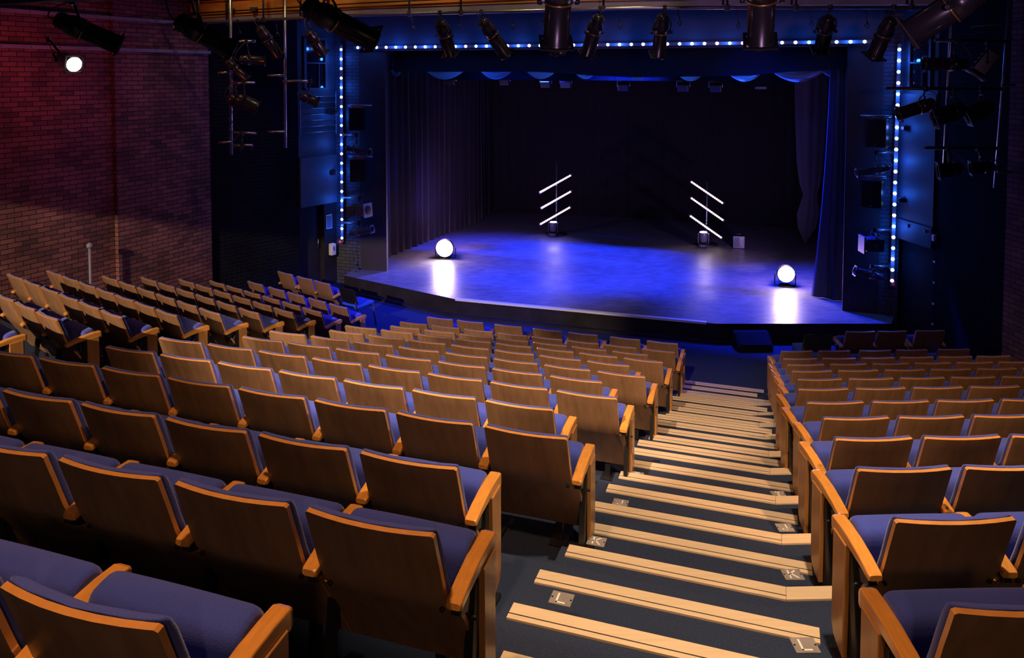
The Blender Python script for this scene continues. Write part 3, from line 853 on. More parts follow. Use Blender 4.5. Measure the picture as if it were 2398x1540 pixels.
# ------------------------------------------------------------------ loudspeakers and bracketed lanterns on the proscenium
def speaker(u, v, n, wd, ht, label, side):
    p = at_n(u, v, n)
    t = thing('loudspeaker', label, 'loudspeaker', p, -FC.a + 0.35 * side, 'black loudspeakers beside the stage')
    bm = bmesh.new(); box(bm, (0, 0.12, 0), (wd, 0.26, ht), None, 0.012); mk('cabinet', bm, M['lantern'], t)
    bm = bmesh.new(); box(bm, (0, -0.016, 0), (wd * 0.90, 0.012, ht * 0.93), None, 0.004); mk('grille', bm, M['grille'], t)
    bm = bmesh.new()
    box(bm, (0, -0.024, -ht * 0.40), (0.032, 0.004, 0.006)); box(bm, (-0.009, -0.024, -ht * 0.42), (0.006, 0.004, 0.022)); box(bm, (0.009, -0.024, -ht * 0.42), (0.006, 0.004, 0.022))
    box(bm, (0, -0.024, -ht * 0.432), (0.022, 0.004, 0.006)); mk('badge', bm, M['alu'], t)
    bm = bmesh.new()
    tube(bm, [(0.22 * -side, 0.1, ht / 2 + 0.05), (-0.30 * -side, 0.16, ht / 2 + 0.05)], 0.018, 8)
    box(bm, (0, 0.12, ht / 2 + 0.02), (wd * 0.6, 0.05, 0.04)); mk('bracket', bm, M['alu'], t)
    bm = bmesh.new()
    tube(bm, [(-0.14 * -side, 0.2, ht / 2 - 0.08), (-0.20 * -side, 0.18, ht / 2 - 0.16), (-0.27 * -side, 0.16, ht / 2 - 0.1), (-0.29 * -side, 0.15, ht / 2 + 0.05)], 0.006, 6)
    mk('cable', bm, M['cable'], t)
speaker(836, 279, 15.05, 0.35, 0.49, 'upper black loudspeaker beside the left led strip', 1)
speaker(838, 400, 15.05, 0.35, 0.49, 'lower black loudspeaker beside the left led strip', 1)
speaker(2051, 312, 15.15, 0.345, 0.50, 'upper black loudspeaker beside the right led strip', -1)
speaker(2040, 454, 15.15, 0.345, 0.50, 'lower black loudspeaker beside the right led strip', -1)


def lantern(label, tail, head, r, top, kind='profile', mat_key='lantern', group=None, hang=True, lit=None):
    """stage lantern pointing from tail to head; top: world point where its clamp grips"""
    tail, head, top = Vector(tail), Vector(head), Vector(top)
    d = head - tail; L = d.length; d.normalize()
    mid = tail + d * L * 0.42
    nm = {'profile': 'profile_spotlight', 'par': 'par_can', 'fresnel': 'fresnel_lantern'}[kind]
    root = thing(nm, label, 'stage light', mid, 0, group)
    T = tail - mid
    side = d.cross(Vector((0, 0, 1)))
    if side.length < 0.1: side = Vector((1, 0, 0))
    side.normalize(); upv = side.cross(d).normalized()
    bm = bmesh.new()
    if kind == 'profile':
        lathe(bm, [(0, 0.45 * r), (0.02 * L, 0.62 * r), (0.05 * L, 0.70 * r), (0.16 * L, 0.78 * r), (0.24 * L, 0.98 * r), (0.40 * L, 1.0 * r)], T, d, 20)
        for q in (0.06, 0.09, 0.12): lathe(bm, [(q * L, 0.86 * r), (q * L + 0.008, 0.86 * r)], T, d, 20)
        for sgn in (-1, 1):
            c = T + d * (0.40 * L) + side * sgn * r * 1.05
            box(bm, c, (0.03, 0.05, 0.03), None, 0.004)
        mk('lamp_housing', bm, M[mat_key], root)
        bm = bmesh.new()
        lathe(bm, [(0.41 * L, 0.86 * r), (0.43 * L, 0.90 * r), (0.93 * L, 0.90 * r), (0.94 * L, 1.0 * r), (1.0 * L, 1.0 * r), (0.985 * L, 0.86 * r), (0.90 * L, 0.80 * r)], T, d, 20, cap0=True, cap1=False)
        for k in range(4):
            aa = PI / 4 + k * PI / 2
            off = (side * math.cos(aa) + upv * math.sin(aa)) * 0.92 * r
            c0 = T + d * 0.45 * L + off; c1 = T + d * 0.92 * L + off
            tube(bm, [c0, c1], r * 0.07, 6)
        mk('lens_barrel', bm, M[mat_key], root)
        bm = bmesh.new(); lathe(bm, [(0.402 * L, 0.93 * r), (0.404 * L, 1.03 * r), (0.422 * L, 1.03 * r), (0.424 * L, 0.93 * r)], T, d, 20, cap0=False, cap1=False)
        mk('clamp_ring', bm, M['brass'], root)
        bm = bmesh.new(); c = T + d * (0.955 * L)
        R = Matrix((side, d, upv)).transposed()
        for s_, z_, w_, h_ in ((0, 1, 2.3, 0.22), (0, -1, 2.3, 0.22), (1, 0, 0.22, 2.3), (-1, 0, 0.22, 2.3)):
            box(bm, c + (side * s_ + upv * z_) * 1.06 * r, (w_ * r, 0.012, h_ * r), R)
        mk('colour_frame', bm, M['black_steel'], root)
        if lit is None:
            bm = bmesh.new(); lathe(bm, [(0.905 * L, 0.80 * r), (0.915 * L, 0.6 * r), (0.922 * L, 0.02)], T, d, 20, cap1=False); mk('lens', bm, M['glass_dark'], root)
    elif kind == 'par':
        lathe(bm, [(0, 0.25 * r), (0.03 * L, 0.55 * r), (0.12 * L, 0.8 * r), (0.28 * L, 0.97 * r), (0.34 * L, 1.0 * r), (0.36 * L, 0.92 * r), (0.40 * L, 0.92 * r), (0.42 * L, 1.0 * r), (0.92 * L, 1.0 * r), (1.0 * L, 1.06 * r), (0.97 * L, 0.92 * r), (0.6 * L, 0.9 * r)], T, d, 24, cap1=False)
        mk('can', bm, M[mat_key], root)
        bm = bmesh.new(); c = T + d * (0.99 * L); R = Matrix((side, d, upv)).transposed()
        for s_, z_, w_, h_ in ((0, 1, 2.5, 0.24), (0, -1, 2.5, 0.24), (1, 0, 0.24, 2.5), (-1, 0, 0.24, 2.5)):
            box(bm, c + (side * s_ + upv * z_) * 1.12 * r, (w_ * r, 0.010, h_ * r), R)
        mk('colour_frame', bm, M['black_steel'], root)
        bm = bmesh.new(); lathe(bm, [(0.58 * L, 0.91 * r), (0.64 * L, 0.6 * r), (0.66 * L, 0.02)], T, d, 20, cap1=False); mk('lens', bm, M[lit] if lit else M['glass_dark'], root)
    else:
        R = Matrix((side, d, upv)).transposed()
        box(bm, T + d * L * 0.42, (2.0 * r, 0.80 * L, 1.9 * r), R, r * 0.18)
        for q in (-0.3, 0, 0.3): box(bm, T + d * L * (0.42 + q * 0.5) + upv * r, (1.5 * r, 0.02, 0.16 * r), R)
        mk('lamp_housing', bm, M[mat_key], root)
        bm = bmesh.new(); box(bm, T + d * L * 0.93, (2.35 * r, 0.03, 2.5 * r), R, 0.004); mk('colour_frame', bm, M['rail'], root)
        bm = bmesh.new(); lathe(bm, [(0.82 * L, 0.85 * r), (0.97 * L, 0.8 * r)], T, d, 18); mk('lens', bm, M['glass_dark'], root)
    tp = top - mid
    ylen = max(r * 1.7, 0.10)
    ydir = tp.normalized() if tp.length > 0.02 else Vector((0, 0, 1))
    yk = ydir * ylen
    bm = bmesh.new()
    A = side * r * 1.12; A2 = side * r * 1.0
    tube(bm, [A, A + yk * 0.75, A2 * 0.8 + yk, -A2 * 0.8 + yk, -A + yk * 0.75, -A], 0.011, 6)
    for sgn in (-1, 1): lathe(bm, [(0, 0.022), (0.03, 0.022), (0.035, 0.015)], A * sgn, A * sgn, 8)
    mk('yoke', bm, M['black_steel'] if mat_key == 'lantern' else M['lantern_grey'], root)
    if hang:
        bm = bmesh.new()
        tube(bm, [yk, tp], 0.014, 8)
        box(bm, tp, (0.05, 0.07, 0.07), None, 0.008)
        mk('hook_clamp', bm, M['black_steel'], root)
    bm = bmesh.new()
    c0 = T; c1 = T - d * 0.10 - Vector((0, 0, 0.07)); c2 = (T + tp) / 2 - d * 0.16 - Vector((0, 0, 0.04)); c3 = tp
    pts = []
    for i in range(11):
        q = i / 10; pts.append(c0 * (1 - q) ** 3 + c1 * 3 * q * (1 - q) ** 2 + c2 * 3 * q * q * (1 - q) + c3 * q ** 3)
    tube(bm, pts, 0.006, 5); mk('cable', bm, M['cable'], root)
    return root

# brackets with lanterns on the proscenium piers
def pier_light(u0, v0, u1, v1, n, r, ua, va, kind, label, mk_='lantern_grey', dn=-0.1):
    a = at_n(u0, v0, n); b = at_n(u1, v1, n + dn)
    top = at_n(ua, va, n - 0.03)
    lantern(label, a, b, r, top, kind, mk_, 'lanterns bracketed beside the proscenium', hang=True)
    return top
def arm(u0, v0, u1, v1, n, label):
    a = at_n(u0, v0, 15.30 if u0 < 1200 else 15.46); b = at_n(u1, v1, n)
    bm = bmesh.new(); tube(bm, [Vector((0, 0, 0)), b - a], 0.020, 8); box(bm, (0, 0, 0), (0.07, 0.10, 0.10), None, 0.01)
    tag(mk('lantern_arm', bm, M['alu'], loc=a), label, 'bracket', 'short bracket arms beside the proscenium')
for (u0, v0, u1, v1, r, ua, va, kind, ax, lab) in (
        (812, 346, 866, 357, 0.085, 835, 315, 'profile', 803, 'lantern between the two left loudspeakers'),
        (818, 492, 864, 492, 0.12, 842, 462, 'fresnel', 803, 'square-fronted lantern below the lower left loudspeaker'),
        (818, 547, 873, 536, 0.075, 840, 521, 'profile', 803, 'lowest lantern beside the left led strip')):
    pier_light(u0, v0, u1, v1, 15.0, r, ua, va, kind, lab)
    arm(ax, va, ua, va, 15.0, 'bracket arm holding the ' + lab)
for (u0, v0, u1, v1, r, ua, va, kind, ax, lab) in (
        (2084, 393, 2004, 405, 0.08, 2050, 356, 'profile', 2094, 'lantern between the two right loudspeakers'),
        (2066, 572, 2015, 571, 0.12, 2046, 538, 'fresnel', 2088, 'square-fronted lantern below the lower right loudspeaker'),
        (2066, 650, 2000, 633, 0.075, 2041, 623, 'profile', 2085, 'lowest lantern beside the right led strip')):
    pier_light(u0, v0, u1, v1, 15.1, r, ua, va, kind, lab)
    arm(ax, va, ua, va, 15.1, 'bracket arm holding the ' + lab)
def wall_cable(label, pts, n):
    P = [at_n(u, v, n) for u, v in pts]
    bm = bmesh.new(); tube(bm, [p - P[0] for p in P], 0.008, 5)
    for p in P[len(P) // 2:]: box(bm, p - P[0], (0.04, 0.03, 0.06), None, 0.006)
    tag(mk('hanging_cable', bm, M['cable'], loc=P[0]), label, 'cable')
wall_cable('cables with plugs hanging down the left proscenium pier to the stage', [(826, 552), (824, 585), (828, 605), (826, 618), (832, 628), (830, 635)], 15.15)
wall_cable('cables with plugs hanging down the right proscenium pier to the stage', [(2066, 664), (2068, 690), (2062, 712), (2068, 728), (2078, 735), (2084, 722)], 15.2)

# notice, dispenser, sensor and row tags
def on_left_bay(u):
    A, B = Vector(LW2), Vector(LW3); d = (B - A).normalized(); k = (u - 1199) / F_PX
    s = (A.x - k * A.y) / (k * d.y - d.x); return A + d * s, Vector((d.y, -d.x)), math.atan2(d.y, d.x)
p, nr, ang = on_left_bay(766)
t = thing('framed_notice', 'framed dark notice on the jamb of the left doorway', 'notice', (p.x, p.y, EYE + (172 - 521) / F_PX * p.y), ang)
bm = bmesh.new(); box(bm, (0, -0.012, 0), (0.16, 0.02, 0.31), None, 0.004); mk('frame', bm, M['white_metal'], t)
bm = bmesh.new(); box(bm, (0, -0.024, 0), (0.135, 0.006, 0.28)); mk('sheet', bm, M['paper'], t)
p, nr, ang = on_left_bay(770)
t = thing('wall_dispenser', 'pale wall dispenser on the jamb of the left doorway', 'dispenser', (p.x, p.y, EYE + (172 - 586) / F_PX * p.y), ang)
bm = bmesh.new(); box(bm, (0, -0.06, 0), (0.13, 0.11, 0.26), None, 0.02); mk('cover', bm, M['white_plastic'], t)
bm = bmesh.new(); box(bm, (0, -0.118, 0.02), (0.02, 0.006, 0.09)); mk('level_window', bm, M['glass_dark'], t)
p = Vector((7.05, 13.02, 0)); z = EYE + (172 - 560) / F_PX * 13.0
t = thing('wall_sensor', 'small white sensor box on the dark wall beside the right doorway', 'sensor', (7.03, 13.0, z), -PI / 2)
bm = bmesh.new(); box(bm, (0, -0.02, 0), (0.07, 0.05, 0.11), None, 0.012); mk('case', bm, M['white_plastic'], t)
for i, v in enumerate((617, 667, 718, 767)):
    z = EYE + (172 - v) / F_PX * 13.05
    bm = bmesh.new(); box(bm, (0, 0, 0), (0.006, 0.055, 0.035), None, 0.002); box(bm, (-0.004, 0, 0), (0.002, 0.03, 0.010), None, mi=1)
    tag(mk('wall_tag', bm, [M['white_plastic'], M['black_steel']], loc=(7.055, 13.06, z)), 'small pale tag on the right door edge, %s from the top' % ordinal(i + 1), 'tag', 'pale tags down the right door edge')

# ------------------------------------------------------------------ lighting bridge
PIPE_Z = 0.86
pp = [at_z(u, v, PIPE_Z) for u, v in ((380, 58), (850, 35), (1500, 18.5), (2170, 17))]
t = thing('lighting_bar', 'long scaffold lighting bar across the top of the picture', 'lighting bar', pp[0])
bm = bmesh.new(); tube(bm, [p - pp[0] for p in pp], 0.0242, 12); mk('tube', bm, M['alu'], t)
def on_pipe(u):
    k = (u - 1199) / F_PX
    for a, b in zip(pp, pp[1:]):
        s = (k * a.y - a.x) / ((b.x - a.x) - k * (b.y - a.y))
        if -0.02 <= s <= 1.02: return a.lerp(b, s)
    return pp[-1].copy()
for u in (470, 620, 960, 1080, 1412, 1700, 1860, 2130):
    p = on_pipe(u) - pp[0]
    bm = bmesh.new(); tube(bm, [p, p + Vector((0, 0, 0.5))], 0.016, 6); box(bm, p, (0.06, 0.06, 0.08), None, 0.008)
    mk('hanger', bm, M['black_steel'], t)
# varnished front of the catwalk, with the dark beam beneath it
cw = [at_z(u, v, 1.02) for u, v in ((425, 44), (850, 20), (1290, 4), (1760, -4), (2300, -6))]
bm = bmesh.new()
for a, b in zip(cw, cw[1:]):
    prism(bm, [xy(a), xy(b), (b.x, b.y + 0.05), (a.x, a.y + 0.05)], EYE + 1.02, EYE + 1.75)
tag(mk('catwalk_front', bm, M['orange_ply']), 'orange varnished timber front of the catwalk above the lighting bar', 'catwalk')
bm = bmesh.new()
cw2 = cw
for a, b in zip(cw2, cw2[1:]):
    prism(bm, [(a.x, a.y + 0.02), (b.x, b.y + 0.02), (b.x, b.y + 0.22), (a.x, a.y + 0.22)], EYE + 0.93, EYE + 1.015)
struct('trim_7', bm, M['rail'])
bm = bmesh.new()
for k in range(5):
    z = EYE + 1.1 + 0.11 * k
    if k in (0, 2): tube(bm, [(cw[0].x, cw[0].y - 0.06, z), (cw[1].x, cw[1].y - 0.06, z), (cw[2].x, cw[2].y - 0.06, z + 0.02)], 0.012, 6)
for u in (442, 472, 548, 722, 780):
    a = at_z(u, 20, 1.2)
    q = cw[0].lerp(cw[1], (u - 425) / 425.0)
    tube(bm, [(q.x, q.y - 0.06, EYE + 0.85), (q.x, q.y - 0.06, EYE + 1.7)], 0.018, 6)
for u in (560, 615):
    q = cw[0].lerp(cw[1], (u - 425) / 425.0); box(bm, (q.x, q.y - 0.06, EYE + 1.11), (0.12, 0.06, 0.08), None, 0.008)
tag(mk('conduit_run', bm, M['black_steel']), 'black conduits and struts in front of the orange catwalk', 'conduit')

# lanterns hanging from the bar, left to right
G1 = 'lanterns hung from the lighting bar'
for (u0, v0, u1, v1, r, lab, dn) in (
        (606, 62, 655, 132, 0.095, 'black lantern on the bar, left of the silver vertical pole', 0.25),
        (722, 75, 757, 127, 0.085, 'black lantern below the left end of the bar beside the pole', 0.2),
        (1031, 48, 1056, 130, 0.098, 'first lantern on the bar right of the big left one', 0.3),
        (1128, 46, 1185, 130, 0.098, 'steeply tilted lantern on the bar, second right of the big left one', 0.3),
        (1282, 40, 1312, 122, 0.10, 'lantern partly hidden behind the big central lantern', 0.3),
        (1404, 36, 1374, 130, 0.098, 'lantern on the bar just right of the big central lantern', 0.3),
        (1554, 34, 1541, 132, 0.10, 'lantern on the bar midway between the two big central lanterns', 0.3),
        (1940, 38, 1922, 122, 0.105, 'lantern on the bar right of the second big lantern', 0.3),
        (2088, 42, 2044, 136, 0.105, 'rightmost lantern on the bar, in front of the right led strip', 0.3)):
    q = on_pipe(u0)
    a = at_y(u0, v0, q.y - 0.12); b = at_y(u1, v1, q.y - 0.12 + dn)
    lantern(lab, a, b, r, q, 'profile', 'lantern', G1)
# the nearer, bigger lanterns hang from a bar just above the picture
nb = [Vector((-5.2, 7.6, EYE + 1.25)), Vector((-2.2, 6.6, EYE + 1.25)), Vector((1.6, 5.35, EYE + 1.25)), Vector((4.6, 5.4, EYE + 1.25))]
bm = bmesh.new(); tube(bm, [p - nb[0] for p in nb], 0.0242, 12)
tag(mk('lighting_bar', bm, M['alu'], loc=nb[0]), 'nearer lighting bar carrying the big lanterns above the picture', 'lighting bar')
ca, cb = at_y(-80, 9, 7.35), at_y(300, -8, 6.95)
bm = bmesh.new(); tube(bm, [Vector((0, 0, 0)), cb - ca], 0.0242, 12); tube(bm, [(cb - ca) * 0.9, (cb - ca) * 0.9 + Vector((0, 0, 1.2))], 0.012, 6); tube(bm, [Vector((0, 0, 0)), Vector((0, 0, 1.2))], 0.012, 6)
tag(mk('lighting_bar', bm, M['alu'], loc=ca), 'silver lighting bar in the top left corner above the dark lantern', 'lighting bar')
ca, cb = at_y(2272, 63, 11.0), at_y(2420, 45, 10.8)
bm = bmesh.new(); tube(bm, [Vector((0, 0, 0)), (cb - ca) * 0.5 - Vector((0, 0, 0.01)), cb - ca], 0.008, 6)
tag(mk('taut_cable', bm, M['rail'], loc=ca), 'thin pale cable running to the top right picture edge', 'cable')
def on_near(u):
    k = (u - 1199) / F_PX
    for a, b in zip(nb, nb[1:]):
        s = (k * a.y - a.x) / ((b.x - a.x) - k * (b.y - a.y))
        if -0.05 <= s <= 1.05: return a.lerp(b, s)
    return nb[-1].copy()
G2 = 'big lanterns hung from the nearer bar'
for (u0, v0, u1, v1, r, lab, dd) in (
        (128, 42, 284, 108, 0.098, 'dark lantern at far left above the glowing wall lamp', 0.25),
        (412, 46, 543, 118, 0.098, 'big lantern in front of the orange catwalk left end', 0.3),
        (712, 12, 876, 96, 0.105, 'big lantern pointing down right in front of the header lights', 0.35),
        (1312, -75, 1302, 108, 0.108, 'big purple-lit lantern hanging at top centre', 0.30),
        (1788, -80, 1780, 104, 0.100, 'second big purple-lit lantern, right of top centre', 0.30),
        (2300, -28, 2124, 84, 0.112, 'big lantern pointing down left at the top right', 0.25)):
    q = on_near(u0)
    y0 = q.y - 0.05
    if u0 == 128: q = at_y(172, 3, 7.15); y0 = 7.05
    a = at_y(u0, v0, y0); b = at_y(u1, v1, y0 + dd)
    lantern(lab, a, b, r, Vector((q.x, q.y, q.z)), 'profile', 'lantern', G2)

# safety hooks and looped cable ends hanging from the bar
for i, (u, dz) in enumerate(((560, .16), (648, .2), (964, .18), (1072, .17), (1196, .18), (1446, .2), (1585, .16), (1722, .2), (1892, .18), (2022, .2))):
    q = on_pipe(u)
    bm = bmesh.new()
    tube(bm, [(0, 0, 0), (0.01, 0, -dz * 0.5), (0.03, 0, -dz)], 0.006, 5)
    tube(bm, [(0.03, 0, -dz), (0.055, 0, -dz - 0.04), (0.03, 0, -dz - 0.075), (0.0, 0, -dz - 0.04), (0.03, 0, -dz)], 0.008, 5)
    tag(mk('cable_tail', bm, M['cable'], loc=q), 'short looped cable tail hanging from the lighting bar, %s from the left' % ordinal(i + 1), 'cable', 'cable tails on the lighting bar')

# ------------------------------------------------------------------ booms at the sides
def boom(label, u0, v0, u1, v1, y):
    a = at_y(u0, v0, y); b = at_y(u1, v1, y)
    bm = bmesh.new(); tube(bm, [Vector((0, 0, 0)), b - a], 0.0242, 10)
    root = thing('lighting_boom', label, 'scaffold pole', a)
    mk('pole', bm, M['alu'], root)
    return root, a
def boom_arm(root, a, u0, v0, u1, v1, y, m='alu', r=0.02):
    p = at_y(u0, v0, y - 0.05); q = at_y(u1, v1, y - 0.05)
    bm = bmesh.new(); tube(bm, [p - a, q - a], r, 8)
    mk('cross_arm', bm, M[m], root)
YB = 12.9
r1, a1 = boom('cluttered vertical scaffold pole against the dark left recess', 540, -90, 541, 362, YB)
for q in ((510, 171, 540, 169), (540, 195, 597, 193), (545, 97, 598, 96), (512, 334, 545, 332), (545, 310, 600, 312), (545, 340, 592, 340)): boom_arm(r1, a1, *q, YB)
for v in (120, 150, 185, 215, 262, 285, 308, 330):
    bm = bmesh.new(); p = at_y(541, v, YB) - a1; tube(bm, [p + Vector((-.03, -.03, .06)), p + Vector((.035, -.035, 0)), p + Vector((-.03, -.03, -.06))], 0.008, 5)
    mk('cable_wrap', bm, M['cable'], r1)
r2, a2 = boom('clean silver vertical scaffold pole beside the cluttered one', 667, -90, 668, 346, YB)
for q in ((627, 177, 667, 176), (662, 190, 729, 189), (628, 309, 668, 308)): boom_arm(r2, a2, *q, YB)
GB = 'lanterns on the side poles'
for (u0, v0, u1, v1, r, ut, vt, kind, lab) in (
        (560, 139, 622, 143, 0.085, 577, 97, 'profile', 'horizontal lantern near the top of the cluttered left pole'),
        (530, 142, 580, 186, 0.075, 541, 120, 'profile', 'lantern with a square front plate on the cluttered left pole'),
        (534, 228, 560, 240, 0.10, 550, 194, 'par', 'rear round-backed can lantern on the cluttered left pole'),
        (552, 228, 604, 253, 0.115, 570, 193, 'par', 'front can lantern on the cluttered left pole'),
        (548, 344, 590, 342, 0.05, 566, 312, 'profile', 'lowest lantern on the cluttered left pole'),
        (703, 224, 745, 240, 0.08, 727, 190, 'profile', 'lantern on the arm of the silver left pole')):
    lantern(lab, at_y(u0, v0, YB - 0.1), at_y(u1, v1, YB + 0.02), r, at_y(ut, vt, YB - 0.06), kind, 'lantern', GB)
YR = 11.2
r3, a3 = boom('silver scaffold pole nearest the right led strip', 2238, -160, 2211, 392, YR)
r4, a4 = boom('cable-wrapped scaffold pole near the right picture edge', 2377, -160, 2330, 440, YR)
for q in ((2188, 94, 2360, 97), (2076, 207, 2346, 208), (2166, 346, 2336, 347)): boom_arm(r3, a3, *q, YR, 'black_steel', 0.024)
for q in ((2345, 200, 2376, 199), (2335, 402, 2368, 403)): boom_arm(r4, a4, *q, YR, 'rail', 0.02)
for v in (90, 140, 190, 240, 290, 330, 370, 410):
    bm = bmesh.new(); p = at_y(2368 - 38 * (v - 10) / 430, v, YR) - a4
    tube(bm, [p + Vector((-.03, -.03, .08)), p + Vector((.035, -.035, 0)), p + Vector((-.03, -.03, -.08))], 0.008, 5); mk('cable_wrap', bm, M['cable'], r4)
for (u0, v0, u1, v1, r, ut, vt, kind, lab) in (
        (2190, 240, 2100, 268, 0.10, 2168, 208, 'profile', 'lantern silhouetted against the right blue panel'),
        (2262, 252, 2185, 278, 0.125, 2235, 208, 'par', 'can lantern on the right pole beside the blue panel'),
        (2328, 246, 2262, 272, 0.125, 2298, 208, 'par', 'further can lantern between the two right poles'),
        (2268, 150, 2160, 150, 0.10, 2245, 96, 'profile', 'dark horizontal lantern high on the right pole'),
        (2330, 120, 2280, 180, 0.11, 2312, 97, 'fresnel', 'boxy lantern with purple front plate between the right poles'),
        (2256, 393, 2196, 400, 0.10, 2218, 347, 'par', 'low can lantern at the foot of the right pole'),
        (2330, 388, 2270, 394, 0.09, 2290, 347, 'profile', 'low lantern between the feet of the right poles')):
    lantern(lab, at_y(u0, v0, YR - 0.15), at_y(u1, v1, YR - 0.05), r, at_y(ut, vt, YR - 0.1), kind, 'lantern', GB)
# small pier spot clamps that break the led lines
for (u, v, n, lab) in ((784, 265, 15.2, 'small black clamp beside the upper left led strip'), (782, 404, 15.2, 'small black clamp beside the lower left led strip'),
                       (2122, 300, 15.3, 'small black clamp beside the upper right led strip'), (2112, 468, 15.3, 'small black clamp beside the lower right led strip')):
    p = at_n(u, v, n); bm = bmesh.new()
    box(bm, (0, 0, 0), (0.14, 0.10, 0.07), None, 0.01); tube(bm, [(-.07, 0, .02), (.08, 0, .06)], 0.01, 6)
    tag(mk('pipe_clamp', bm, M['black_steel'], loc=p), lab, 'clamp')

# glowing lamp on the left brick wall, and the handrail post under it
p0 = at_y(140, 134, 10.98); p1 = at_y(174, 151, 10.74)
lr = lantern('glowing white lamp on the left brick wall', p0, p1, 0.10, p0 + Vector((-0.2, 0.1, 0.25)), 'par', 'white_metal', None, True, 'lens_red')
d_ = (p1 - p0).normalized()
bm = bmesh.new(); lathe(bm, [(-0.02, 0.095), (0.01, 0.09), (0.04, 0.06), (0.05, 0.01)], (0, 0, 0), d_, 18)
mk('bulb', bm, M['lens_red'], lr, p1 + d_ * 0.005 - lr.location)
point('wall_lamp_halo', p1 + Vector((-0.12, 0.42, -0.05)), 26, (1.0, 0.10, 0.13), 0.08)  # added red point behind the lamp, imitating a halo on the brick
w0 = wall_pt_left(165); pz = EYE + (172 - 588) / F_PX * (w0.y - 0.3)
q = w0 + nrm * 0.35
t = thing('handrail_post', 'grey handrail post with a round ball top before the left brick wall', 'post', (q.x, q.y, pz - 1.3))
bm = bmesh.new(); tube(bm, [(0, 0, 0), (0, 0, 1.3)], 0.022, 10); mk('post', bm, M['rail'], t)
bm = bmesh.new()
lathe(bm, [(-0.05 * math.cos(PI * i / 10), 0.05 * math.sin(PI * i / 10)) for i in range(11)], (0, 0, 1.33), (0, 0, 1), 14); mk('ball_finial', bm, M['rail'], t)

# ------------------------------------------------------------------ drapes
def drape(name, label, pts, z0, z1, folds, amp, m, group=None, flare=0.0, cat='curtain'):
    """hanging cloth along plan polyline pts"""
    bm = bmesh.new(); P = [Vector((p[0], p[1], 0)) for p in pts]
    seg = [(b - a).length for a, b in zip(P, P[1:])]; tot = sum(seg); n = max(24, int(folds * 8))
    cols = []
    for i in range(n + 1):
        s = tot * i / n; k = 0
        while k < len(seg) - 1 and s > seg[k]: s -= seg[k]; k += 1
        p = P[k].lerp(P[k + 1], s / seg[k]); dd = (P[k + 1] - P[k]).normalized(); nn = Vector((dd.y, -dd.x, 0))
        ph = 2 * PI * folds * i / n
        colv = []
        for j in range(9):
            f = j / 8; z = z1 + (z0 - z1) * f
            a_ = amp * (0.6 + 0.4 * f) * (math.sin(ph + 0.6 * math.sin(3 * f + i * 0.05)) + 0.35 * math.sin(2.3 * ph + 1.3))
            fl = flare * (f ** 3) * (i / n - 0.5) * 2
            colv.append(p + nn * a_ + dd * fl + Vector((0, 0, z)))
        cols.append(colv)
    grid(bm, cols)
    bmesh.ops.solidify(bm, geom=bm.faces[:], thickness=0.006)
    o = mk(name, bm, m); tag(o, label, cat, group); return o
zt_ = Z_CEIL + 0.3
drape('stage_curtain', 'wide black curtain across the back of the stage', [xy(FC.p(-8.9, 23.45, 0)), xy(FC.p(0.9, 23.6, 0))], ZS + 0.01, zt_, 34, 0.035, M['velvet'])
drape('stage_curtain', 'black curtain along the left side of the stage', [xy(FC.p(-8.75, 16.6, 0)), xy(FC.p(-8.55, 19.2, 0)), xy(FC.p(-8.35, 21.6, 0)), xy(FC.p(-8.6, 23.3, 0))], ZS + 0.01, zt_, 22, 0.05, M['velvet'])
drape('stage_curtain', 'blue-lit curtain leg inside the right proscenium panel', [xy(FC.p(0.93, 16.25, 0)), xy(FC.p(1.3, 16.1, 0))], ZS + 0.01, zt_, 3, 0.03, M['purple_drape'], flare=0.30)
drape('stage_curtain', 'black curtain masking the right wing of the stage', [xy(FC.p(0.8, 23.4, 0)), xy(FC.p(2.4, 20.6, 0)), xy(FC.p(2.8, 17.0, 0))], ZS + 0.01, zt_, 18, 0.05, M['velvet'])
# the gathered curtain tied up on the right
bm = bmesh.new()
c = at_n(1892, 540, 21.4); rows_ = []
for f, wdt, off in ((0, 0.42, 0.0), (0.3, 0.40, 0.01), (0.55, 0.36, 0.02), (0.72, 0.30, 0.02), (0.79, 0.24, 0.03), (0.83, 0.16, 0.04), (0.86, 0.20, 0.02), (0.90, 0.26, 0.0), (0.95, 0.20, -0.03), (1.0, 0.03, -0.06)):
    z = zt_ + (ZS + 0.05 - zt_) * f; row = []
    for i in range(40):
        a_ = 2 * PI * i / 40; rr = 1 + 0.16 * math.sin(9 * a_) + 0.06 * math.sin(14 * a_ + 1)
        row.append(Vector((off + wdt * rr * math.cos(a_), 0.45 * wdt * rr * math.sin(a_), z)))
    rows_.append(row)
V = grid(bm, rows_, closed=True); bm.faces.new(V[0])
o = mk('stage_curtain', bm, M['purple_drape'], loc=(c.x, c.y, 0)); tag(o, 'gathered curtain tied in a knot at the right of the stage', 'curtain')

spot('lamp_back_spill_left', FC.p(-7.2, 17.3, Z_STAGE + 0.4), FC.p(-8.2, 21.0, Z_STAGE + 1.6), 260, (0.62, 0.34, 1.0), 120, 0.9, 0.1)
spot('lamp_back_spill_right', FC.p(-0.1, 17.3, Z_STAGE + 0.4), FC.p(-3.0, 23.4, Z_STAGE + 1.6), 330, (0.50, 0.32, 1.0), 80, 0.9, 0.1)
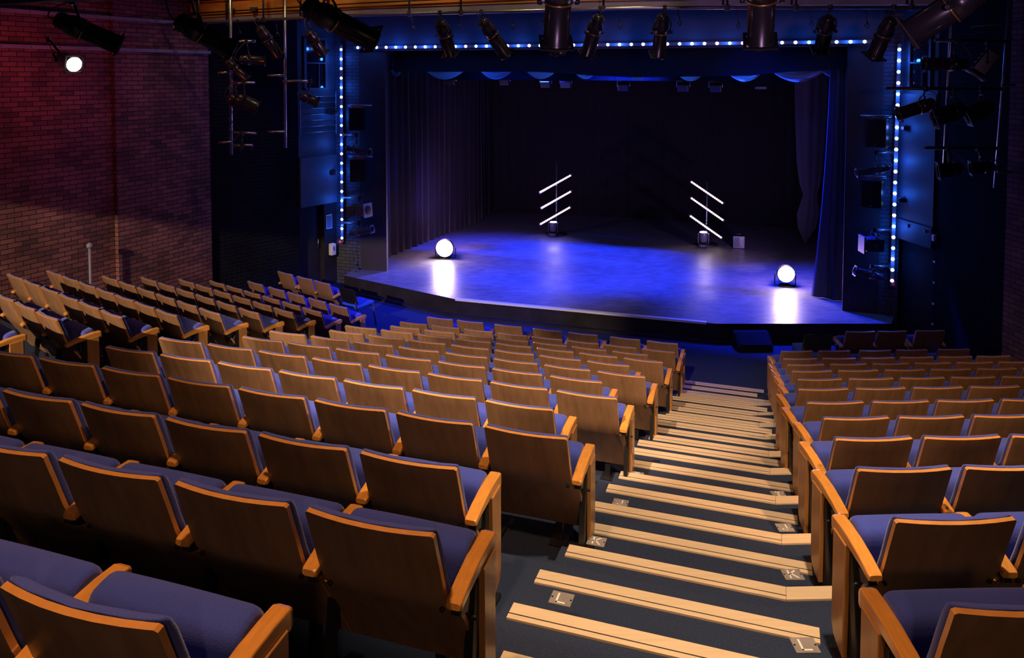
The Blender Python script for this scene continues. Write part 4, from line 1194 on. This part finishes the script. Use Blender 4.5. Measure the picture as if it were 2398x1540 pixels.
# house border under the header, with a sagging lower edge
def border(name, label, n, low, t0, t1, ztop, m, cat='border', thick=0.02):
    bm = bmesh.new(); cols = []
    N = 48
    for i in range(N + 1):
        t = t0 + (t1 - t0) * i / N; p = FC.p(t, n, 0)
        u = 1199 + F_PX * p.x / p.y
        for (ua, va), (ub, vb) in zip(low, low[1:]):
            if ua <= u <= ub or (ub, vb) == low[-1] or u < low[0][0]:
                v = va + (vb - va) * (u - ua) / (ub - ua); break
        v = max(min(v, 215), 120)
        zb = EYE + (172 - v) / F_PX * p.y
        cc = []
        for j in range(5):
            f = j / 4; z = ztop + (zb - ztop) * f
            cc.append(Vector((p.x, p.y, z)) + FC.n * 0.012 * math.sin(i * 1.9) * f)
        cols.append(cc)
    grid(bm, cols); bmesh.ops.solidify(bm, geom=bm.faces[:], thickness=0.008)
    o = mk(name, bm, m); tag(o, label, cat); return o
border('border_cloth', 'dark blue border cloth hanging below the header lights', 15.95,
       [(860, 160), (912, 168), (1100, 168), (1260, 168), (1372, 176), (1480, 181), (1640, 179), (1760, 177), (1850, 167), (1900, 166), (1990, 160), (2060, 158)], -8.2, 1.25, Z_HEAD + 0.3, M['border'])
border('border_cloth', 'darker border cloth further upstage behind the swags', 18.6,
       [(860, 187), (1250, 187), (1500, 189), (1700, 190), (1740, 203), (1858, 203), (1859, 188), (2100, 186)], -8.3, 0.2, Z_HEAD + 0.6, M['velvet'])
GS = 'pale swags of cloth under the border'
for i, (uc, wd, vb) in enumerate(((930, 30, 180), (1043, 92, 186), (1163, 76, 186), (1268, 72, 185), (1372, 56, 185), (1495, 52, 187), (1617, 64, 190), (1744, 74, 191), (1868, 100, 192), (1972, 86, 188))):
    c = at_n(uc, vb, 16.9); k = c.y / F_PX; w2 = wd * 0.5 * k * 1.35; dep = 34 * k
    bm = bmesh.new(); cols = []
    for a in range(21):
        s = -1 + 2 * a / 20; cc = []
        for b in range(8):
            f = b / 7
            zz = dep * (1 - (1 - s * s) * (0.15 + 0.85 * f))
            cc.append(FC.t * (s * w2) + FC.n * (-0.035 * math.sin(f * 9 + s * 2.0) * (1 - s * s) - 0.05 * f * (1 - s * s)) + Vector((0, 0, zz + (1 - f) * 0.02)))
        cols.append(cc)
    grid(bm, cols); bmesh.ops.solidify(bm, geom=bm.faces[:], thickness=0.005)
    tag(mk('swag', bm, M['blue_cloth'], loc=c), 'blue-lit cloth swag under the border, %s from the left' % ordinal(i + 1), 'swag', GS)
for nm_, nn_, lab_ in (('swag_bar', 16.92, 'black bar carrying the swags under the border'), ('flood_bar', 18.9, 'black bar carrying the small floods upstage')):
    a = FC.p(-8.3, nn_, 0); b = FC.p(0.9 if nn_ < 17 else 0.4, nn_, 0); z = EYE + (0.17 if nn_ < 17 else 0.06)
    bm = bmesh.new(); tube(bm, [(0, 0, 0), (b.x - a.x, b.y - a.y, 0)], 0.0242, 8)
    for f_ in (0.1, 0.5, 0.9): q_ = (b - a) * f_; tube(bm, [(q_.x, q_.y, 0), (q_.x, q_.y, Z_CEIL + 0.58 - z)], 0.01, 5)
    tag(mk(nm_, bm, M['black_steel'], loc=(a.x, a.y, z)), lab_, 'lighting bar')
# small floods under the border
GF = 'small floods hung upstage under the border'
for i, (u, v, blue) in enumerate(((1056, 190, 0), (1182, 190, 0), (1325, 196, 1), (1278, 196, 0), (1460, 203, 0), (1600, 204, 0), (1676, 205, 0), (1782, 198, 1))):
    c = at_n(u, v, 18.9)
    t = thing('border_flood', 'small flood lamp hanging under the border, %s from the left' % ordinal([1056, 1182, 1278, 1325, 1460, 1600, 1676, 1782].index(u) + 1), 'stage light', c, -FC.a, GF)
    bm = bmesh.new(); box(bm, (0, 0, 0), (0.26, 0.16, 0.17), Matrix.Rotation(0.4, 3, 'X'), 0.02); mk('lamp_housing', bm, M['lantern_grey'] if blue else M['lantern'], t)
    bm = bmesh.new(); tube(bm, [(-.15, 0, 0), (-.15, 0, .14), (.15, 0, .14), (.15, 0, 0)], 0.012, 6); tube(bm, [(0, 0, .14), (0, 0, EYE + 0.07 - c.z)], 0.014, 6); mk('yoke', bm, M['alu'], t)

# ------------------------------------------------------------------ things on the stage
def led_stand(label, u, v, n, tilt, bars, who):
    base = at_n(u, v, n); base.z = ZS
    t = thing('light_stand', label, 'light stand', base, -FC.a)
    k = base.y / F_PX
    bm = bmesh.new(); lathe(bm, [(0, 0.30), (0.02, 0.30), (0.03, 0.27)], (0, 0, 0), (0, 0, 1), 28); mk('round_base', bm, M['black_steel'], t)
    bm = bmesh.new(); tube(bm, [(0, 0, 0.03), (0, 0, 1.95 if tilt > 0 else 1.62)], 0.017, 8)
    for h in (0.55, 0.95, 1.35): tube(bm, [(0, 0, h), (0, -0.05, h)], 0.02, 6)
    mk('pole', bm, M['alu'], t)
    for i, (uu0, vv0, uu1, vv1) in enumerate(bars):
        a = at_n(uu0, vv0, n - 0.08); b = at_n(uu1, vv1, n - 0.08); c = (a + b) / 2
        bt = thing('led_batten', '%s led batten on the %s stage stand' % (('top', 'middle', 'bottom')[i], who), 'led bar', c, 0, 'tilted led battens on the stage')
        bm = bmesh.new(); dd = (b - a).normalized(); sd = dd.cross(FC.n).normalized()
        vs = []
        for p in (a - c - dd * 0.03, b - c + dd * 0.03):
            for s, f in ((-1, 1), (1, 1), (1, 0), (-1, 0)): vs.append(bm.verts.new(p + sd * s * 0.035 + FC.n * f * 0.06))
        for f in ((0, 1, 2, 3), (7, 6, 5, 4), (0, 4, 5, 1), (1, 5, 6, 2), (2, 6, 7, 3), (3, 7, 4, 0)): bm.faces.new([vs[q] for q in f])
        mk('housing', bm, M['lantern'], bt)
        bm = bmesh.new(); N = 18
        for q in range(N):
            p = (a - c).lerp(b - c, (q + .5) / N)
            lathe(bm, [(0, 0.026), (0.012, 0.024), (0.02, 0.012)], p, -FC.n, 10)
        mk('lens_row', bm, M['led_bar'], bt)
        spot('batten_throw', c - FC.n * 0.08, c - FC.n * 3 + Vector((0, 0, -2.0)), 5, (1.0, 0.74, 0.78), 120, 0.8, 0.15)
    return t
led_stand('round-based stand holding three battens, left of stage centre', 1303, 545, 20.55, 1, ((1265, 450, 1337, 410), (1268, 487, 1337, 448), (1265, 525, 1335, 485)), 'left')
led_stand('round-based stand holding three battens, right of stage centre', 1654, 572, 20.5, -1, ((1618, 425, 1693, 476), (1618, 463, 1694, 516), (1616, 505, 1690, 557)), 'right')
def moving_head(label, u, v, n):
    p = at_n(u, v, n); p.z = ZS
    t = thing('moving_head_light', label, 'stage light', p, -FC.a, 'moving heads on the stage floor')
    bm = bmesh.new(); box(bm, (0, 0, 0.045), (0.22, 0.22, 0.09), None, 0.012); mk('base', bm, M['lantern'], t)
    bm = bmesh.new(); box(bm, (0, -0.112, 0.045), (0.10, 0.006, 0.04)); mk('display', bm, M['paper'], t)
    bm = bmesh.new()
    for s in (-1, 1): box(bm, (s * 0.125, 0, 0.22), (0.03, 0.10, 0.26), None, 0.012)
    mk('yoke', bm, M['lantern'], t)
    bm = bmesh.new(); lathe(bm, [(0.12, 0.06), (0.15, 0.095), (0.30, 0.105), (0.36, 0.105), (0.37, 0.098)], (0, 0, 0), (0, 0.0, 1), 20); mk('head', bm, M['lantern_grey'], t)
    bm = bmesh.new(); lathe(bm, [(0.368, 0.097), (0.385, 0.085), (0.392, 0.04)], (0, 0, 0), (0, 0, 1), 20); mk('lens', bm, M['moving_lens'], t)
moving_head('moving head light standing beside the left batten stand', 1296, 546, 20.3)
moving_head('moving head light standing beside the right batten stand', 1647, 573, 20.2)
p = at_n(1729, 577, 20.4); p.z = ZS
t = thing('amplifier_box', 'small black amplifier box right of the right batten stand', 'amplifier', p, -FC.a + 0.15)
bm = bmesh.new(); box(bm, (0, 0, 0.16), (0.29, 0.24, 0.31), None, 0.012); mk('cabinet', bm, M['lantern'], t)
bm = bmesh.new(); box(bm, (-0.05, -0.122, 0.16), (0.13, 0.006, 0.25)); mk('control_panel', bm, M['panel'], t)
bm = bmesh.new(); tube(bm, [(-.06, 0, .315), (-.05, 0, .345), (.05, 0, .345), (.06, 0, .315)], 0.009, 6); mk('handle', bm, M['black_steel'], t)
# the two floor lamps
def floor_lamp(label, u, v, n, rl):
    p = at_n(u, v, n); base = Vector((p.x, p.y, ZS))
    t = thing('floor_lantern', label, 'stage light', base, -FC.a + 0.18, 'bright lanterns on the stage floor')
    h = p.z - ZS
    bm = bmesh.new(); lathe(bm, [(0.0, rl + 0.012), (0.02, rl + 0.02), (0.10, rl + 0.012), (0.24, rl * 0.8), (0.30, rl * 0.4)], (0, -0.06, h), (0, 1, 0.0), 28, cap0=False); mk('lamp_housing', bm, M['lantern'], t)
    bm = bmesh.new(); lathe(bm, [(0, rl), (-0.02, rl * 0.85), (-0.035, rl * 0.4), (-0.038, 0.01)], (0, -0.055, h), (0, 1, 0), 28); mk('lens', bm, M['lens_white'], t)
    bm = bmesh.new(); tube(bm, [(-rl - .04, 0.05, h), (-rl - .04, 0.05, 0.02), (rl + .04, 0.05, 0.02), (rl + .04, 0.05, h)], 0.014, 6)
    box(bm, (0, 0.05, 0.012), (0.2, 0.28, 0.02)); mk('floor_yoke', bm, M['black_steel'], t)
    q = p - FC.n * 0.16
    spot('floor_lamp_throw', q, q - FC.n * 3 + Vector((0.3, 0, -1.1)), 50, (1.0, 0.80, 0.82), 130, 0.9, 0.12)
    point('floor_lamp_spill', p - FC.n * 0.05 + Vector((0, 0, 0.36)), 55, (0.85, 0.50, 1.0), 0.1)
floor_lamp('bright round lamp on the left of the stage floor', 1042, 580, 16.95, 0.20)
floor_lamp('bright round lamp on the right of the stage floor', 1840, 640, 16.95, 0.165)

# ------------------------------------------------------------------ wedge box before the apron, stacking chairs
p = at_z(1762, 816, Z_FLOOR)
t = thing('stage_wedge', 'low black monitor box on the floor before the stage front', 'monitor speaker', p, -FR.a)
bm = bmesh.new()
prof = [(-0.17, 0), (0.17, 0), (0.17, 0.27), (0.06, 0.27), (-0.17, 0.10)]
lo = [bm.verts.new((-0.30, y, z)) for y, z in prof]; hi = [bm.verts.new((0.30, y, z)) for y, z in prof]
bm.faces.new(lo); bm.faces.new(hi[::-1])
for i in range(5): bm.faces.new([lo[i], lo[(i + 1) % 5], hi[(i + 1) % 5], hi[i]])
bmesh.ops.bevel(bm, geom=bm.edges[:], offset=0.01, segments=2, affect='EDGES'); mk('cabinet', bm, M['black_paint'], t)
bm = bmesh.new(); box(bm, (0, -0.062, 0.192), (0.52, 0.26, 0.012), Matrix.Rotation(math.radians(36.5), 3, 'X'), 0.003); mk('grille', bm, M['grille'], t)

def stacking_chair(label, loc, rz):
    t = thing('stacking_chair', label, 'chair', loc, rz, 'stacking chairs before the stage')
    bm = bmesh.new(); P = []
    for a in range(13):
        s = -1 + a / 6; row = []
        for b in range(9):
            f = b / 8; wdt = 0.225 * (1 - 0.10 * (f > 0.9) - 0.05 * (f < 0.1))
            row.append(Vector((s * wdt, -0.02 - 0.10 * f + 0.045 * s * s, 0.49 + 0.31 * f * (1 - 0.10 * max(0, abs(s) - .6)))))
        P.append(row)
    grid(bm, P); bmesh.ops.solidify(bm, geom=bm.faces[:], thickness=0.016); mk('backrest', bm, M['lantern'], t)
    bm = bmesh.new(); box(bm, (0, 0.21, 0.445), (0.44, 0.43, 0.055), Matrix.Rotation(math.radians(3), 3, 'X'), 0.024); mk('seat', bm, M['blue_seat'], t)
    bm = bmesh.new()
    for s in (-1, 1): tube(bm, [(s * 0.20, -0.03, 0.56), (s * 0.205, 0.0, 0.42), (s * 0.205, 0.40, 0.42)], 0.011, 8)
    tube(bm, [(-0.2, 0.2, 0.412), (0.2, 0.2, 0.412)], 0.011, 8); mk('frame', bm, M['black_steel'], t)
    for s in (-1, 1):
        for y0, y1 in ((0.38, 0.44), (0.06, -0.08)):
            bm = bmesh.new(); tube(bm, [(s * 0.205, y0, 0.42), (s * 0.235, y1, 0.0)], 0.012, 8); mk('leg', bm, M['black_steel'], t)
stacking_chair('black-backed blue stacking chair beside the left short front row', FL.p(-11.12, 9.50, Z_FLOOR), -FL.a)
stacking_chair('black-backed blue stacking chair beside the right short front row', FR.p(5.03, 11.62, Z_FLOOR), -FR.a)
